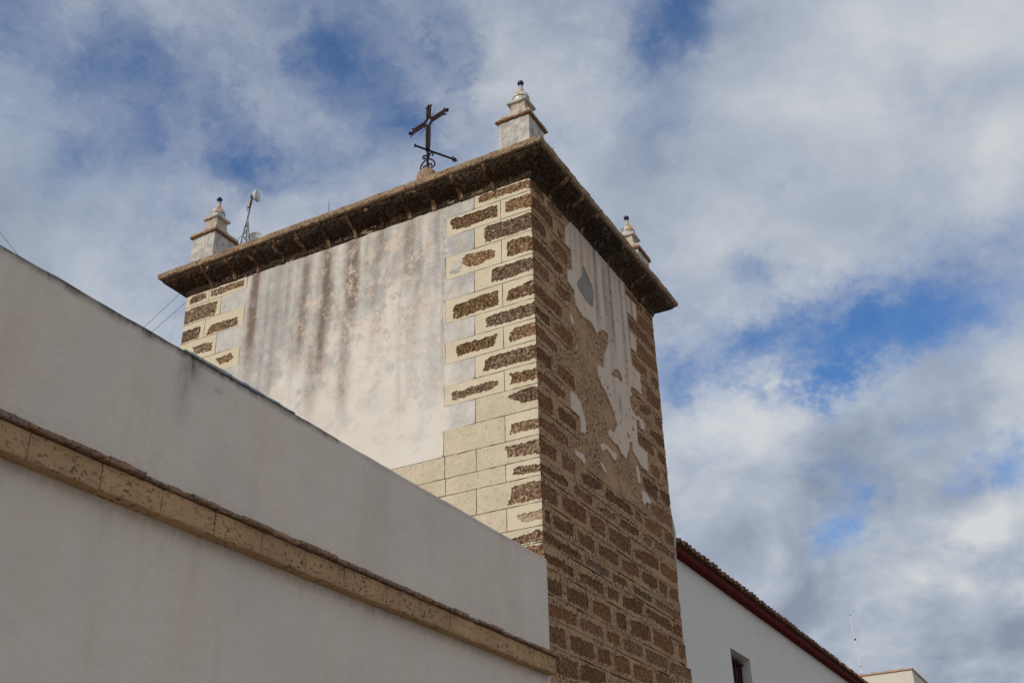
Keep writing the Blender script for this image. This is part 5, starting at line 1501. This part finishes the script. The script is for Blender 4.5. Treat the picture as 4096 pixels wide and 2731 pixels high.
# mortar fillet where the eave meets the tower
mb = MB(); mb.tube([(-0.02,3.835,5.7),(-0.01,3.84,6.1),(0.0,3.845,6.35),(-0.02,3.845,6.62)], [0.010,0.018,0.026,0.010], 8)
mb.build('mortar_fillet', PINN_M, wh)
roof = bpy.data.objects.new('roof', None); COL.objects.link(roof); roof.parent = wh
SLP = 0.30
mb = MB()
mb.add([(0.0,HY0+0.03,6.190),(0.0,HY1,6.190),(-6.0,HY1,6.190+6*SLP),(-6.0,HY0+0.03,6.190+6*SLP),(0.0,HY0+0.03,6.20),(0.0,HY1,6.20),(-6.0,HY1,6.20+6*SLP),(-6.0,HY0+0.03,6.20+6*SLP)],
       [(3,2,1,0),(4,5,6,7),(0,1,5,4),(1,2,6,5),(2,3,7,6),(3,0,4,7)])
mb.build('roof_deck', TILE_M, roof)
def tile_mesh(name, r0, r1, ln, th, up_):
    """tapered half barrel, axis along -x going up the slope"""
    mb = MB(); n = 8
    ring = []
    for e, r in ((0.0, r0), (ln, r1)):
        for rr in (r, r-th):
            for k in range(n+1):
                a = math.pi*k/n
                y = rr*math.cos(a); z = rr*0.92*math.sin(a)*(1 if up_ else -1)
                mb.v.append((-e, y, z + e*SLP))
    m = n+1
    for k in range(n):
        mb.f.append((k, k+1, 2*m+k+1, 2*m+k))           # outer
        mb.f.append((m+k+1, m+k, 3*m+k, 3*m+k+1))       # inner
        mb.f.append((k+1, k, m+k, m+k+1))               # front end
    mb.f.append((0, 2*m, 3*m, m)); mb.f.append((n, m+n, 3*m+n, 2*m+n))
    me = bpy.data.meshes.new(name)
    me.from_pydata(mb.v, [], mb.f)
    me.materials.append(TILE_M)
    me.update()
    return me
COVER = tile_mesh('cover_tile', 0.082, 0.066, 0.42, 0.014, True)
CHAN = tile_mesh('channel_tile', 0.080, 0.062, 0.42, 0.014, False)
Rt = random.Random(5)
y = HY0+0.16; k = 0
while y < HY1-0.1:
    rows = 3 if y < 16.5 else 1
    for r in range(rows):
        for me, dy, dz, dx in ((COVER, 0.0, 0.020, 0.035), (CHAN, 0.088, 0.098, 0.055)):
            if r and me is CHAN:
                continue
            o = bpy.data.objects.new('roof_tile', me)
            COL.objects.link(o); o.parent = roof
            xx = dx - 0.34*r + Rt.uniform(-0.012, 0.012)
            o.location = (xx, y+dy+Rt.uniform(-0.008, 0.008), 6.200 + dz + (0.34*r)*SLP + Rt.uniform(-0.006, 0.006) + 0.014*r)
            o.rotation_euler = (Rt.uniform(-.03,.03), Rt.uniform(-.02,.02), Rt.uniform(-.04,.04))
    y += 0.176; k += 1

# ------------------------------------------------------------------ roof cabin and whip aerial farther down
cab = thing('far_building', (-0.14, 18.0, 0), 'small sunlit white building with tile coping far down the street', 'building')
V = []
mb = MB(); mb.box(-0.62, 0.59, 0.0, 3.2, 0.0, 7.085)
o = mb.build('wall', BOXW_M, cab)
cw = 1.21/3.9
for k in range(4):
    x0 = -0.635 + k*0.31
    mb = MB()
    zt = 7.085 + 0.004*k
    mb.add([(x0,-0.035,zt),(x0+0.305,-0.035,zt),(x0+0.305,0.22,zt),(x0,0.22,zt),(x0,-0.03,zt+0.045),(x0+0.305,-0.03,zt+0.03),(x0+0.305,0.22,zt+0.075),(x0,0.22,zt+0.085)],
           [(3,2,1,0),(4,5,6,7),(0,1,5,4),(1,2,6,5),(2,3,7,6),(3,0,4,7)])
    mb.build('coping_tile', COPING_M, cab)
for k in range(6):
    mb = MB(); y0 = 0.24+0.48*k
    mb.box(0.50, 0.615, y0, y0+0.47, 7.088, 7.13); mb.build('coping_tile', COPING_M, cab)
wa = thing('whip_aerial', (-0.70, 18.1, 6.6), 'thin white whip aerial with black bands on the far building', 'antenna')
mb = MB(); mb.tube([(0,0,0),(0,0,0.55),(-0.03,0,1.2),(-0.055,0,1.97)], [0.018,0.018,0.015,0.010], 7); mb.build('rod', FIBRE_M, wa)
for z, l in ((0.50,0.06),(0.72,0.02),(1.35,0.045),(1.95,0.02)):
    xx = -0.028*z
    mb = MB(); mb.tube([(xx+0.005,0,z),(xx+0.004,0,z+l)], 0.021 if z < 1.9 else 0.013, 7); mb.build('band', BLACK_M, wa)

# ------------------------------------------------------------------ stay wires
def wire(p0, p1, label, r=0.0032):
    a = Vector(p0); b = Vector(p1)
    o = thing('stay_wire', tuple(a), label, 'wire', 'thin wires behind the parapet')
    mb = MB(); d_ = b-a
    mb.tube([d_*t - Vector((0,0,0.03*t*(1-t))) for t in [k/10 for k in range(11)]], r, 5); mb.build('cable', CABLE_M, o)
def ext(p, q, a, b):
    p = Vector(p); q = Vector(q)
    return tuple(p+(q-p)*a), tuple(p+(q-p)*b)
wire(*ext((-5.12,0.70,11.05), (-7.277,1.0,10.226), 0.0, 5.5), 'upper of two thin wires rising to the left end of the tower')
wire(*ext((-5.13,0.70,10.70), (-7.079,1.0,10.083), 0.0, 6.0), 'lower of two thin wires rising to the left end of the tower')
wire(*ext((-7.651,-1.5,10.621), (-7.204,-1.5,10.144), -3.0, 2.5), 'single thin wire crossing the sky at the left above the parapet')
